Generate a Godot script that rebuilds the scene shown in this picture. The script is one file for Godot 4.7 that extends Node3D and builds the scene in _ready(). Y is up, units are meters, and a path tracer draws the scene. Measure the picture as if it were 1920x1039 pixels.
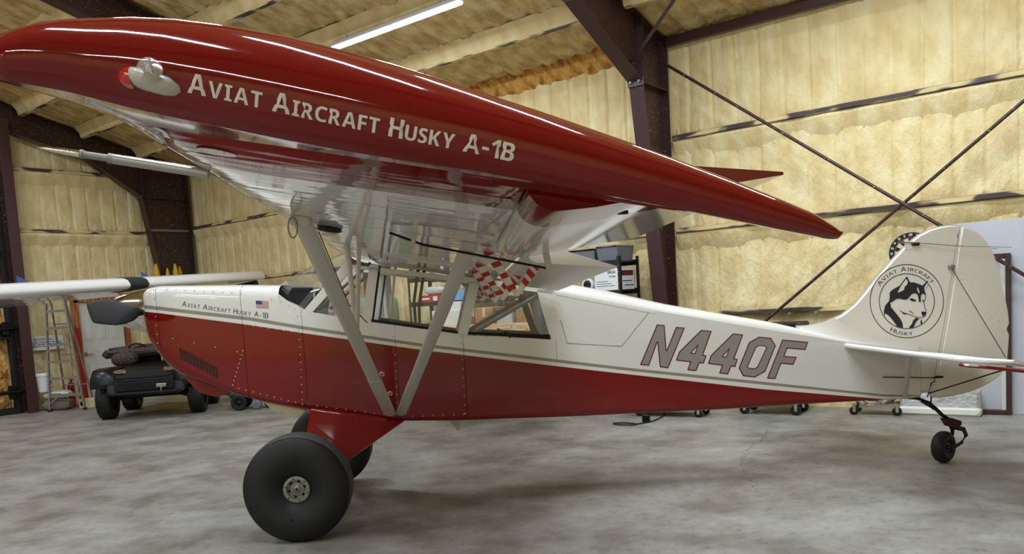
extends Node3D
# A hangar with a red and white high-wing taildragger seen from beside its left wing tip.

var M := {}
var taken := {}
var sg := 0

# ---------------------------------------------------------------- naming and commit helpers
func numbered(n: String) -> String:
	var c: int = taken.get(n, 0)
	taken[n] = c + 1
	return n if c == 0 else "%s_%03d" % [n, c]

func tag(o: Node, label := "", category := "", group := "", kind := "") -> Node:
	if label: o.set_meta("label", label)
	if category: o.set_meta("category", category)
	if group: o.set_meta("group", group)
	if kind: o.set_meta("kind", kind)
	return o

func thing(called: String, label: String, category: String, at := Vector3.ZERO, turn := 0.0, group := "") -> Node3D:
	var o := Node3D.new()
	o.name = numbered(called)
	add_child(o)
	o.position = at
	o.rotation.y = turn
	tag(o, label, category, group)
	return o

func S() -> SurfaceTool:
	var st := SurfaceTool.new()
	st.begin(Mesh.PRIMITIVE_TRIANGLES)
	return st

func obj(called: String, st: SurfaceTool, mat: Material, parent: Node = self, flat_ready := false) -> MeshInstance3D:
	if not flat_ready: st.generate_normals()
	var mi := MeshInstance3D.new()
	mi.mesh = st.commit()
	mi.material_override = mat
	mi.name = numbered(called) if parent == self else called
	parent.add_child(mi, true)
	return mi

func from_mesh(called: String, mesh: Mesh, mat: Material, parent: Node, at := Vector3.ZERO) -> MeshInstance3D:
	var mi := MeshInstance3D.new()
	mi.mesh = mesh
	mi.material_override = mat
	mi.name = numbered(called) if parent == self else called
	mi.position = at
	parent.add_child(mi, true)
	return mi

# ---------------------------------------------------------------- shape helpers
func tri(st: SurfaceTool, a: Vector3, b: Vector3, c: Vector3) -> void:
	st.add_vertex(a); st.add_vertex(b); st.add_vertex(c)

func quad(st: SurfaceTool, a: Vector3, b: Vector3, c: Vector3, d: Vector3) -> void:
	tri(st, a, b, c); tri(st, a, c, d)

func flat(st: SurfaceTool) -> void:
	st.set_smooth_group(-1)

func smooth(st: SurfaceTool) -> void:
	sg = (sg + 1) % 4000
	st.set_smooth_group(sg)

func box(st: SurfaceTool, c: Vector3, s: Vector3, b := Basis(), bev := 0.0) -> void:
	# bevelled box: an outline prism along z with chamfered ends
	flat(st)
	var h := s / 2.0
	if bev <= 0.0:
		var v := []
		for i in 8:
			v.append(c + b * Vector3(h.x * (1 if i & 1 else -1), h.y * (1 if i & 2 else -1), h.z * (1 if i & 4 else -1)))
		quad(st, v[0], v[2], v[3], v[1]); quad(st, v[4], v[5], v[7], v[6])
		quad(st, v[0], v[4], v[6], v[2]); quad(st, v[1], v[3], v[7], v[5])
		quad(st, v[0], v[1], v[5], v[4]); quad(st, v[2], v[6], v[7], v[3])
		return
	bev = minf(bev, minf(h.x, minf(h.y, h.z)) * 0.9)
	var rings := []
	for zz in [[-h.z, bev], [-h.z + bev, 0.0], [h.z - bev, 0.0], [h.z, bev]]:
		var e: float = zz[1]
		var x: float = h.x - e
		var y: float = h.y - e
		var r := PackedVector3Array()
		for p in [[-x, -y + bev], [-x, y - bev], [-x + bev, y], [x - bev, y], [x, y - bev], [x, -y + bev], [x - bev, -y], [-x + bev, -y]]:
			r.append(c + b * Vector3(p[0], p[1], zz[0]))
		rings.append(r)
	loft(st, rings, true, true, false)

func loft(st: SurfaceTool, rings: Array, closed := true, caps := true, soft := true) -> void:
	if soft: smooth(st)
	else: flat(st)
	var n: int = rings[0].size()
	for i in rings.size() - 1:
		var a: PackedVector3Array = rings[i]
		var b: PackedVector3Array = rings[i + 1]
		for j in (n if closed else n - 1):
			var k := (j + 1) % n
			if a[j].is_equal_approx(a[k]):
				tri(st, a[j], b[j], b[k])
			elif b[j].is_equal_approx(b[k]):
				tri(st, a[j], b[j], a[k])
			else:
				quad(st, a[j], b[j], b[k], a[k])
	if caps:
		flat(st)
		for e in [0, rings.size() - 1]:
			var r: PackedVector3Array = rings[e]
			var m := Vector3.ZERO
			for p in r: m += p
			m /= n
			for j in n:
				if e == 0: tri(st, m, r[j], r[(j + 1) % n])
				else: tri(st, m, r[(j + 1) % n], r[j])

func frame_of(d: Vector3) -> Basis:
	var z := d.normalized()
	var x := (Vector3.UP if absf(z.y) < 0.95 else Vector3.RIGHT).cross(z).normalized()
	return Basis(x, z.cross(x), z)

func tube(st: SurfaceTool, pts: Array, r, seg := 10, caps := true) -> void:
	var rings := []
	for i in pts.size():
		var p: Vector3 = pts[i]
		var d: Vector3 = (pts[mini(i + 1, pts.size() - 1)] - pts[maxi(i - 1, 0)])
		var f := frame_of(d)
		var rad: float = r[i] if r is Array else r
		var ring := PackedVector3Array()
		for j in seg:
			var a := TAU * j / seg
			ring.append(p + f.x * cos(a) * rad + f.y * sin(a) * rad)
		rings.append(ring)
	loft(st, rings, true, caps)

func bar(st: SurfaceTool, a: Vector3, b: Vector3, w: float, t: float, side := Vector3.UP, bev := 0.0) -> void:
	# rectangular bar from a to b: w across side direction, t across the other
	var z := (b - a).normalized()
	var x := (side - z * side.dot(z)).normalized()
	var y := z.cross(x)
	box(st, (a + b) / 2.0, Vector3(w, t, a.distance_to(b)), Basis(x, y, z), bev)

func lathe(st: SurfaceTool, prof: Array, xf := Transform3D(), seg := 32) -> void:
	# prof: [radius, height along y] pairs; a doubled point makes a hard edge
	var run := []
	for i in prof.size():
		var ring := PackedVector3Array()
		for j in seg:
			var a := TAU * j / seg
			ring.append(xf * Vector3(cos(a) * prof[i][0], prof[i][1], -sin(a) * prof[i][0]))
		if i > 0 and prof[i][0] == prof[i - 1][0] and prof[i][1] == prof[i - 1][1]:
			if run.size() > 1: loft(st, run, true, false)
			run = []
		run.append(ring)
	if run.size() > 1: loft(st, run, true, false)

func prism(st: SurfaceTool, poly: PackedVector2Array, o: Vector3, u: Vector3, v: Vector3, depth: Vector3) -> void:
	# polygon in (u, v) from o, extruded by depth
	flat(st)
	var t := Geometry2D.triangulate_polygon(poly)
	for i in range(0, t.size(), 3):
		var a := o + u * poly[t[i]].x + v * poly[t[i]].y
		var b := o + u * poly[t[i + 1]].x + v * poly[t[i + 1]].y
		var c := o + u * poly[t[i + 2]].x + v * poly[t[i + 2]].y
		tri(st, a, b, c)
		tri(st, a + depth, c + depth, b + depth)
	for i in poly.size():
		var p := poly[i]
		var q := poly[(i + 1) % poly.size()]
		var a := o + u * p.x + v * p.y
		var b := o + u * q.x + v * q.y
		quad(st, a, b, b + depth, a + depth)

func V2(a: Array) -> PackedVector2Array:
	var r := PackedVector2Array()
	for i in range(0, a.size(), 2): r.append(Vector2(a[i], a[i + 1]))
	return r

func tab(x: float, t: Array) -> float:
	# piecewise linear through [x, y] pairs
	if x <= t[0][0]: return t[0][1]
	for i in range(1, t.size()):
		if x <= t[i][0]:
			return lerpf(t[i - 1][1], t[i][1], (x - t[i - 1][0]) / (t[i][0] - t[i - 1][0]))
	return t[t.size() - 1][1]

func curve(x: float, t: Array) -> float:
	# the same, rounded off at the knots
	var d := 0.05
	return (tab(x - d, t) + 2.0 * tab(x, t) + tab(x + d, t)) / 4.0

var fonts := {}
func font(face: String, bold: bool) -> SystemFont:
	var k := face + str(bold)
	if not fonts.has(k):
		var f := SystemFont.new()
		f.font_names = PackedStringArray([face])
		f.font_weight = 700 if bold else 400
		fonts[k] = f
	return fonts[k]

func letters(st: SurfaceTool, text: String, cap: float, put: Callable, bold := true, small := 0.78, stretch := 1.0, gap := 0.06) -> float:
	# flat lettering; put maps (along, up) to a point. Upper case stands cap high, lower case is drawn as small capitals
	var x := 0.0
	for ch in text:
		if ch == " ":
			x += cap * 0.42 * stretch
			continue
		var up := ch.to_upper()
		var size := cap if (up == ch) else cap * small
		var tm := TextMesh.new()
		tm.font = font("Droid Sans", bold)
		tm.text = up
		tm.font_size = 48
		tm.pixel_size = 0.02
		tm.depth = 0.0
		tm.curve_step = 2.0
		if tm.get_surface_count() == 0: continue
		var arr := tm.surface_get_arrays(0)
		var vs: PackedVector3Array = arr[Mesh.ARRAY_VERTEX]
		var ix: PackedInt32Array = arr[Mesh.ARRAY_INDEX] if arr[Mesh.ARRAY_INDEX] else PackedInt32Array(range(vs.size()))
		var bb := tm.get_aabb()
		var unit := 0.02 * 48 * 0.714
		var k := size / unit
		var y0 := bb.position.y
		if ch in ["-", "–", "."]: y0 = bb.position.y - (unit * 0.32 if ch != "." else 0.0)
		flat(st)
		for i in ix:
			var p := vs[i]
			st.add_vertex(put.call(x + (p.x - bb.position.x) * k * stretch, (p.y - y0) * k))
		x += bb.size.x * k * stretch + cap * gap * (1.0 if ch != "-" else 1.0)
	return x

func fit_letters(st: SurfaceTool, text: String, cap: float, width: float, put: Callable, bold := true, small := 0.78, gap := 0.08) -> void:
	var w := letters(S(), text, cap, func(u, v): return Vector3(u, v, 0), bold, small, 1.0, gap)
	letters(st, text, cap, put, bold, small, width / w, gap)

# ---------------------------------------------------------------- materials
func mat(called: String, color: Color, rough := 0.6, metal := 0.0) -> StandardMaterial3D:
	if M.has(called): return M[called]
	var m := StandardMaterial3D.new()
	m.resource_name = called
	m.albedo_color = color
	m.roughness = rough
	m.metallic = metal
	m.cull_mode = BaseMaterial3D.CULL_DISABLED
	M[called] = m
	return m

func noise(seed_: int, freq: float, type := FastNoiseLite.TYPE_SIMPLEX_SMOOTH, oct := 4, gain := 0.5) -> FastNoiseLite:
	var n := FastNoiseLite.new()
	n.seed = seed_
	n.noise_type = type
	n.frequency = freq
	n.fractal_type = FastNoiseLite.FRACTAL_FBM if oct > 1 else FastNoiseLite.FRACTAL_NONE
	n.fractal_octaves = oct
	n.fractal_gain = gain
	return n

func ntex(n: FastNoiseLite, cols: Array, offs: Array, size := 512) -> NoiseTexture2D:
	var t := NoiseTexture2D.new()
	t.width = size; t.height = size
	t.seamless = true
	t.noise = n
	var g := Gradient.new()
	g.offsets = PackedFloat32Array(offs)
	g.colors = PackedColorArray(cols)
	t.color_ramp = g
	return t

func nnorm(n: FastNoiseLite, strength: float, size := 512) -> NoiseTexture2D:
	var t := NoiseTexture2D.new()
	t.width = size; t.height = size
	t.seamless = true
	t.noise = n
	t.as_normal_map = true
	t.bump_strength = strength
	return t

func tri_uv(m: StandardMaterial3D, sc: Vector3, world := true) -> StandardMaterial3D:
	m.uv1_triplanar = true
	m.uv1_world_triplanar = world
	m.uv1_scale = sc
	m.uv1_triplanar_sharpness = 4.0
	return m

func materials() -> void:
	var foam := mat("foam", Color(1, 1, 1), 0.85)
	foam.albedo_texture = ntex(noise(3, 0.006, FastNoiseLite.TYPE_SIMPLEX_SMOOTH, 5), [Color(0.86, 0.77, 0.55), Color(0.90, 0.82, 0.61), Color(0.93, 0.87, 0.68)], [0.2, 0.5, 0.85])
	foam.normal_enabled = true
	foam.normal_texture = nnorm(noise(8, 0.02, FastNoiseLite.TYPE_SIMPLEX_SMOOTH, 5, 0.6), 9.0)
	foam.normal_scale = 0.45
	tri_uv(foam, Vector3(0.9, 0.45, 0.9))
	var foam2 := mat("ceiling_foam", Color(1, 1, 1), 0.8)
	foam2.albedo_texture = ntex(noise(5, 0.008, FastNoiseLite.TYPE_SIMPLEX_SMOOTH, 5), [Color(0.72, 0.60, 0.39), Color(0.81, 0.71, 0.49), Color(0.89, 0.81, 0.60)], [0.2, 0.5, 0.85])
	foam2.normal_enabled = true
	foam2.normal_texture = nnorm(noise(9, 0.025, FastNoiseLite.TYPE_SIMPLEX_SMOOTH, 5, 0.6), 12.0)
	foam2.normal_scale = 0.8
	tri_uv(foam2, Vector3(0.9, 0.9, 0.55))
	var of := mat("orange_foam", Color(1, 1, 1), 0.8)
	of.albedo_texture = ntex(noise(15, 0.01, FastNoiseLite.TYPE_SIMPLEX_SMOOTH, 5), [Color(0.62, 0.40, 0.15), Color(0.82, 0.60, 0.28), Color(0.90, 0.74, 0.42)], [0.25, 0.5, 0.8])
	of.normal_enabled = true
	of.normal_texture = foam2.normal_texture
	tri_uv(of, Vector3(1.2, 0.7, 1.2))
	# girts and purlins: brown paint with drifts of foam overspray
	var girt := mat("girt", Color(1, 1, 1), 0.6)
	girt.albedo_texture = ntex(noise(21, 0.011, FastNoiseLite.TYPE_SIMPLEX_SMOOTH, 3), [Color(0.27, 0.21, 0.21), Color(0.36, 0.30, 0.28), Color(0.80, 0.72, 0.52), Color(0.88, 0.80, 0.59)], [0.36, 0.42, 0.52, 0.8])
	tri_uv(girt, Vector3(0.22, 0.6, 0.22))
	var steel := mat("brown_steel", Color(1, 1, 1), 0.42)
	steel.albedo_texture = ntex(noise(31, 0.06, FastNoiseLite.TYPE_SIMPLEX_SMOOTH, 3), [Color(0.20, 0.11, 0.10), Color(0.22, 0.125, 0.115), Color(0.26, 0.16, 0.14), Color(0.80, 0.72, 0.55)], [0.3, 0.62, 0.80, 0.86])
	tri_uv(steel, Vector3(0.9, 0.7, 0.9))
	var steel2 := mat("brown_flange", Color(0.255, 0.155, 0.16), 0.38)
	var floor_ := mat("concrete", Color(1, 1, 1), 0.42)
	floor_.albedo_texture = ntex(noise(41, 0.008, FastNoiseLite.TYPE_SIMPLEX_SMOOTH, 7, 0.62), [Color(0.475, 0.455, 0.42), Color(0.55, 0.533, 0.50), Color(0.59, 0.575, 0.545), Color(0.64, 0.628, 0.60)], [0.2, 0.42, 0.58, 0.85], 1024)
	floor_.detail_enabled = true
	floor_.detail_blend_mode = BaseMaterial3D.BLEND_MODE_MUL
	floor_.detail_uv_layer = BaseMaterial3D.DETAIL_UV_2
	floor_.detail_albedo = ntex(noise(44, 0.05, FastNoiseLite.TYPE_SIMPLEX_SMOOTH, 5, 0.7), [Color(0.84, 0.82, 0.79), Color(0.965, 0.96, 0.95), Color(1, 1, 1)], [0.18, 0.33, 0.7], 512)
	floor_.uv2_triplanar = true
	floor_.uv2_world_triplanar = true
	floor_.uv2_scale = Vector3(0.45, 0.45, 0.30)
	floor_.roughness_texture = ntex(noise(42, 0.012, FastNoiseLite.TYPE_SIMPLEX_SMOOTH, 5), [Color(0.72, 0.72, 0.72), Color(1, 1, 1)], [0.3, 0.8])
	floor_.roughness = 0.62
	floor_.normal_enabled = true
	floor_.normal_texture = nnorm(noise(43, 0.05, FastNoiseLite.TYPE_SIMPLEX_SMOOTH, 5), 2.0)
	floor_.normal_scale = 0.25
	tri_uv(floor_, Vector3(0.13, 0.13, 0.13))
	# aircraft paint
	mat("red_paint", Color(0.45, 0.065, 0.058), 0.06)
	mat("dark_red_line", Color(0.40, 0.07, 0.08), 0.3)
	mat("white_paint", Color(0.86, 0.85, 0.82), 0.09)
	# undersides: the same gloss on thin, slightly wavy skin
	for pair in [["white_skin", Color(0.86, 0.85, 0.83)], ["red_skin", Color(0.42, 0.06, 0.055)]]:
		var w := mat(pair[0], pair[1], 0.05)
		w.normal_enabled = true
		w.normal_texture = nnorm(noise(51, 0.012, FastNoiseLite.TYPE_SIMPLEX_SMOOTH, 3), 3.0, 256)
		w.normal_scale = 0.12
		tri_uv(w, Vector3(0.5, 1.2, 1.2), false)
	mat("taupe_paint", Color(0.55, 0.52, 0.47), 0.2)
	mat("fabric_white", Color(0.86, 0.84, 0.79), 0.28)
	mat("strut_paint", Color(0.76, 0.74, 0.70), 0.28)
	mat("grey_number", Color(0.55, 0.535, 0.515), 0.35)
	mat("black_paint", Color(0.035, 0.035, 0.04), 0.4)
	mat("black_matte", Color(0.045, 0.045, 0.05), 0.75)
	var rub := mat("rubber", Color(0.036, 0.036, 0.04), 0.6)
	rub.normal_enabled = true
	rub.normal_texture = nnorm(noise(61, 0.08, FastNoiseLite.TYPE_SIMPLEX_SMOOTH, 3), 2.0, 256)
	rub.normal_scale = 0.15
	tri_uv(rub, Vector3(4, 4, 4), false)
	mat("worn_rubber", Color(0.27, 0.265, 0.26), 0.8)
	mat("alloy", Color(0.66, 0.65, 0.62), 0.35, 0.9)
	mat("dull_alloy", Color(0.55, 0.54, 0.51), 0.5, 0.6)
	mat("chrome", Color(0.82, 0.81, 0.79), 0.10, 1.0)
	mat("dark_steel", Color(0.10, 0.09, 0.085), 0.45, 0.6)
	mat("rust_steel", Color(0.20, 0.13, 0.09), 0.6, 0.3)
	mat("screw", Color(0.72, 0.66, 0.62), 0.35, 0.4)
	var gl := mat("glazing", Color(0.95, 0.97, 0.96, 0.06), 0.03)
	gl.transparency = BaseMaterial3D.TRANSPARENCY_ALPHA
	var cl := mat("clear_lens", Color(0.92, 0.93, 0.93, 0.22), 0.06)
	cl.transparency = BaseMaterial3D.TRANSPARENCY_ALPHA
	var rl := mat("red_lens", Color(0.72, 0.07, 0.03), 0.1)
	rl.clearcoat_enabled = true
	rl.clearcoat_roughness = 0.03
	mat("stripe_red", Color(0.70, 0.12, 0.09), 0.4)
	mat("letter_white", Color(0.84, 0.82, 0.77), 0.3)
	mat("flag_blue", Color(0.20, 0.25, 0.50), 0.4)
	mat("flag_red", Color(0.70, 0.32, 0.33), 0.4)
	mat("flag_white", Color(0.85, 0.83, 0.82), 0.4)
	# hangar contents
	var wood := mat("pine_wood", Color(1, 1, 1), 0.6)
	wood.albedo_texture = ntex(noise(71, 0.01, FastNoiseLite.TYPE_SIMPLEX_SMOOTH, 4), [Color(0.52, 0.29, 0.14), Color(0.66, 0.42, 0.22), Color(0.72, 0.50, 0.29)], [0.3, 0.5, 0.8], 256)
	tri_uv(wood, Vector3(6, 0.5, 6))
	var ply := mat("plywood", Color(1, 1, 1), 0.6)
	ply.albedo_texture = ntex(noise(72, 0.012, FastNoiseLite.TYPE_SIMPLEX_SMOOTH, 4), [Color(0.80, 0.66, 0.46), Color(0.88, 0.76, 0.57), Color(0.92, 0.82, 0.66)], [0.3, 0.5, 0.8], 256)
	tri_uv(ply, Vector3(0.8, 5, 5))
	var card := mat("cardboard", Color(1, 1, 1), 0.8)
	card.albedo_texture = ntex(noise(73, 0.02, FastNoiseLite.TYPE_SIMPLEX_SMOOTH, 3), [Color(0.62, 0.45, 0.27), Color(0.70, 0.53, 0.34)], [0.3, 0.7], 256)
	tri_uv(card, Vector3(2, 2, 2))
	var cdk := mat("brown_cardboard", Color(0.46, 0.27, 0.16), 0.8)
	mat("door_white", Color(0.80, 0.80, 0.77), 0.4)
	mat("panel_white", Color(0.76, 0.77, 0.80), 0.45)
	mat("plastic_white", Color(0.84, 0.84, 0.83), 0.4)
	mat("styrofoam", Color(0.88, 0.88, 0.84), 0.8)
	mat("plastic_blue", Color(0.13, 0.22, 0.50), 0.4)
	mat("plastic_sky", Color(0.38, 0.58, 0.80), 0.45)
	mat("plastic_red", Color(0.62, 0.08, 0.06), 0.4)
	mat("plastic_yellow", Color(0.86, 0.70, 0.10), 0.5)
	mat("plastic_green", Color(0.075, 0.095, 0.085), 0.35)
	mat("grey_plastic", Color(0.17, 0.18, 0.20), 0.45)
	var canvas := mat("canvas_green", Color(0.43, 0.49, 0.36), 0.85)
	mat("paper", Color(0.86, 0.86, 0.86), 0.7)
	mat("ink", Color(0.12, 0.12, 0.14), 0.7)
	mat("print_maroon", Color(0.35, 0.08, 0.08), 0.6)
	mat("bag_grey", Color(0.48, 0.44, 0.40), 0.75)
	mat("shelf_black", Color(0.05, 0.052, 0.06), 0.5)
	mat("bin_grey", Color(0.42, 0.44, 0.48), 0.35)
	mat("cream", Color(0.82, 0.78, 0.62), 0.5)
	var wrap := mat("film_wrap", Color(0.74, 0.74, 0.73), 0.25)
	wrap.normal_enabled = true
	wrap.normal_texture = nnorm(noise(81, 0.02, FastNoiseLite.TYPE_SIMPLEX_SMOOTH, 4), 8.0, 256)
	tri_uv(wrap, Vector3(2, 2, 2))
	var camo := mat("camouflage", Color(1, 1, 1), 0.8)
	camo.albedo_texture = ntex(noise(82, 0.03, FastNoiseLite.TYPE_CELLULAR, 3), [Color(0.06, 0.055, 0.05), Color(0.20, 0.16, 0.13), Color(0.40, 0.34, 0.30), Color(0.10, 0.09, 0.08)], [0.25, 0.4, 0.55, 0.8], 256)
	tri_uv(camo, Vector3(3, 3, 3))
	var tube_ := mat("led_diffuser", Color(0.95, 0.96, 1.0), 0.5)
	tube_.emission_enabled = true
	tube_.emission = Color(0.93, 0.95, 1.0)
	tube_.emission_energy_multiplier = 4.0
	mat("fixture_white", Color(0.75, 0.75, 0.76), 0.4)

# ---------------------------------------------------------------- the scene
const EAVE := 4.85
const PITCH := 0.25
const BACK := -10.68
const LEFT := -16.75
func roof(z: float) -> float:
	return EAVE + PITCH * (z - BACK) if z < -1.5 else EAVE + PITCH * (-1.5 - BACK) - PITCH * (z + 1.5)

func _ready() -> void:
	var cam := Camera3D.new()
	cam.name = "camera"
	cam.projection = Camera3D.PROJECTION_FRUSTUM
	cam.near = 0.1
	cam.far = 100.0
	cam.size = 0.1 * 0.669437
	cam.frustum_offset = Vector2(0.0063928, 0.0115795)
	cam.transform = Transform3D(Basis(Vector3(0.767099, -0.064214, -0.638307), Vector3(-0.006263, 0.994181, -0.107541), Vector3(0.641499, 0.086492, 0.762233)), Vector3(0, 1.6, 0))
	add_child(cam)
	cam.current = true
	var we := WorldEnvironment.new()
	we.name = "environment"
	var env := Environment.new()
	env.background_mode = Environment.BG_COLOR
	env.background_color = Color(0.02, 0.02, 0.022)
	env.tonemap_mode = Environment.TONE_MAPPER_LINEAR
	env.tonemap_exposure = 1.0
	env.sdfgi_enabled = true
	env.ssao_enabled = true
	env.ssil_enabled = true
	we.environment = env
	add_child(we)
	materials()
	structure()
	frames()
	fixtures()
	airplane()
	second_wing()
	left_side()
	shelf_side()
	right_side()
	floor_things()

const TUBE_POWER := 7.1

func fixtures() -> void:
	# rows of LED tube pairs along the building, under the purlins
	for spot in [[-7.65, -8.2], [-1.9, -8.2], [-13.5, -4.9], [-7.65, -4.9], [-1.9, -4.9], [-1.9, -2.95], [-1.9, -0.95], [-7.65, 0.2], [-13.5, 0.2], [3.9, 3.5], [3.9, 7.3], [-1.9, 7.3], [-1.9, 4.9], [-7.65, 4.9]]:
		for row in [spot[1]]:
			var bay: float = spot[0]
			var y := roof(row) - 0.25
			var seen: bool = row < -8 and bay > -8 and bay < -7
			var t := thing("led_light", "glowing LED tube pair on the foam ceiling, above the red wing tip" if seen else "white LED tube pair under the roof, outside the picture or hidden by the wing", "ceiling light", Vector3(bay, y, row), 0.0, "" if seen else "ceiling lights out of sight")
			var st := S()
			box(st, Vector3(0, 0.045, 0), Vector3(2.36, 0.05, 0.10), Basis(), 0.008)
			for k in [-0.9, 0.9]: box(st, Vector3(k, 0.09, 0), Vector3(0.03, 0.08, 0.03))
			obj("housing", st, M["fixture_white"], t)
			for k in [-1, 1]:
				st = S()
				var ring := []
				for i in 2:
					var pr := PackedVector3Array()
					for j in 13:
						var a := PI + PI * j / 12.0
						pr.append(Vector3(k * 0.59 + (i - 0.5) * 1.13, 0.018 + sin(a) * 0.045, cos(a) * 0.048))
					ring.append(pr)
				loft(st, ring, true, true)
				obj("tube", st, M["led_diffuser"], t)
				var l := AreaLight3D.new()
				l.name = "tube_light"
				l.area_size = Vector2(1.12, 0.08)
				l.light_energy = TUBE_POWER
				l.light_color = Color(0.91, 0.955, 1.0)
				l.shadow_enabled = true
				l.area_range = 40.0
				l.area_attenuation = 2.0
				l.position = Vector3(k * 0.59, -0.034, 0)
				l.rotation_degrees.x = -90
				t.add_child(l, true)

func height_mesh(nu: int, nv: int, at: Callable) -> ArrayMesh:
	var vs := PackedVector3Array()
	vs.resize((nu + 1) * (nv + 1))
	for j in nv + 1:
		for i in nu + 1:
			vs[j * (nu + 1) + i] = at.call(float(i) / nu, float(j) / nv)
	var ns := PackedVector3Array()
	ns.resize(vs.size())
	var ix := PackedInt32Array()
	for j in nv:
		for i in nu:
			var a := j * (nu + 1) + i
			var b := a + 1
			var c := a + nu + 1
			var d := c + 1
			ix.append_array([a, b, d, a, d, c])
			var n := (vs[d] - vs[a]).cross(vs[b] - vs[c])
			ns[a] += n; ns[b] += n; ns[c] += n; ns[d] += n
	for i in ns.size(): ns[i] = ns[i].normalized()
	var arr := []
	arr.resize(Mesh.ARRAY_MAX)
	arr[Mesh.ARRAY_VERTEX] = vs
	arr[Mesh.ARRAY_NORMAL] = ns
	arr[Mesh.ARRAY_INDEX] = ix
	var m := ArrayMesh.new()
	m.add_surface_from_arrays(Mesh.PRIMITIVE_TRIANGLES, arr)
	return m

func foam_relief(n: FastNoiseLite, n2: FastNoiseLite, s: float, t: float, rough_at: float) -> float:
	# sprayed foam over ribbed sheet: seams every foot, runs down the sheet, crackled drifts by the girts
	var cell := fposmod(s + n.get_noise_2d(s * 30.0, t * 6.0) * 0.02, 0.305) - 0.1525
	var h := -0.026 * exp(-cell * cell / 0.00022)
	var cell2 := fposmod(s + 0.11 + n2.get_noise_2d(s * 20.0, 7.0) * 0.03, 0.61) - 0.305
	h -= 0.010 * exp(-cell2 * cell2 / 0.0006)
	h += n.get_noise_2d(s * 60.0, t * 5.0) * 0.014
	h += n2.get_noise_2d(s * 22.0, t * 12.0) * 0.012
	h += rough_at * (absf(n.get_noise_2d(s * 130.0, t * 190.0)) * 0.06 + 0.015 * n2.get_noise_2d(s * 60.0, t * 60.0))
	return h

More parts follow.
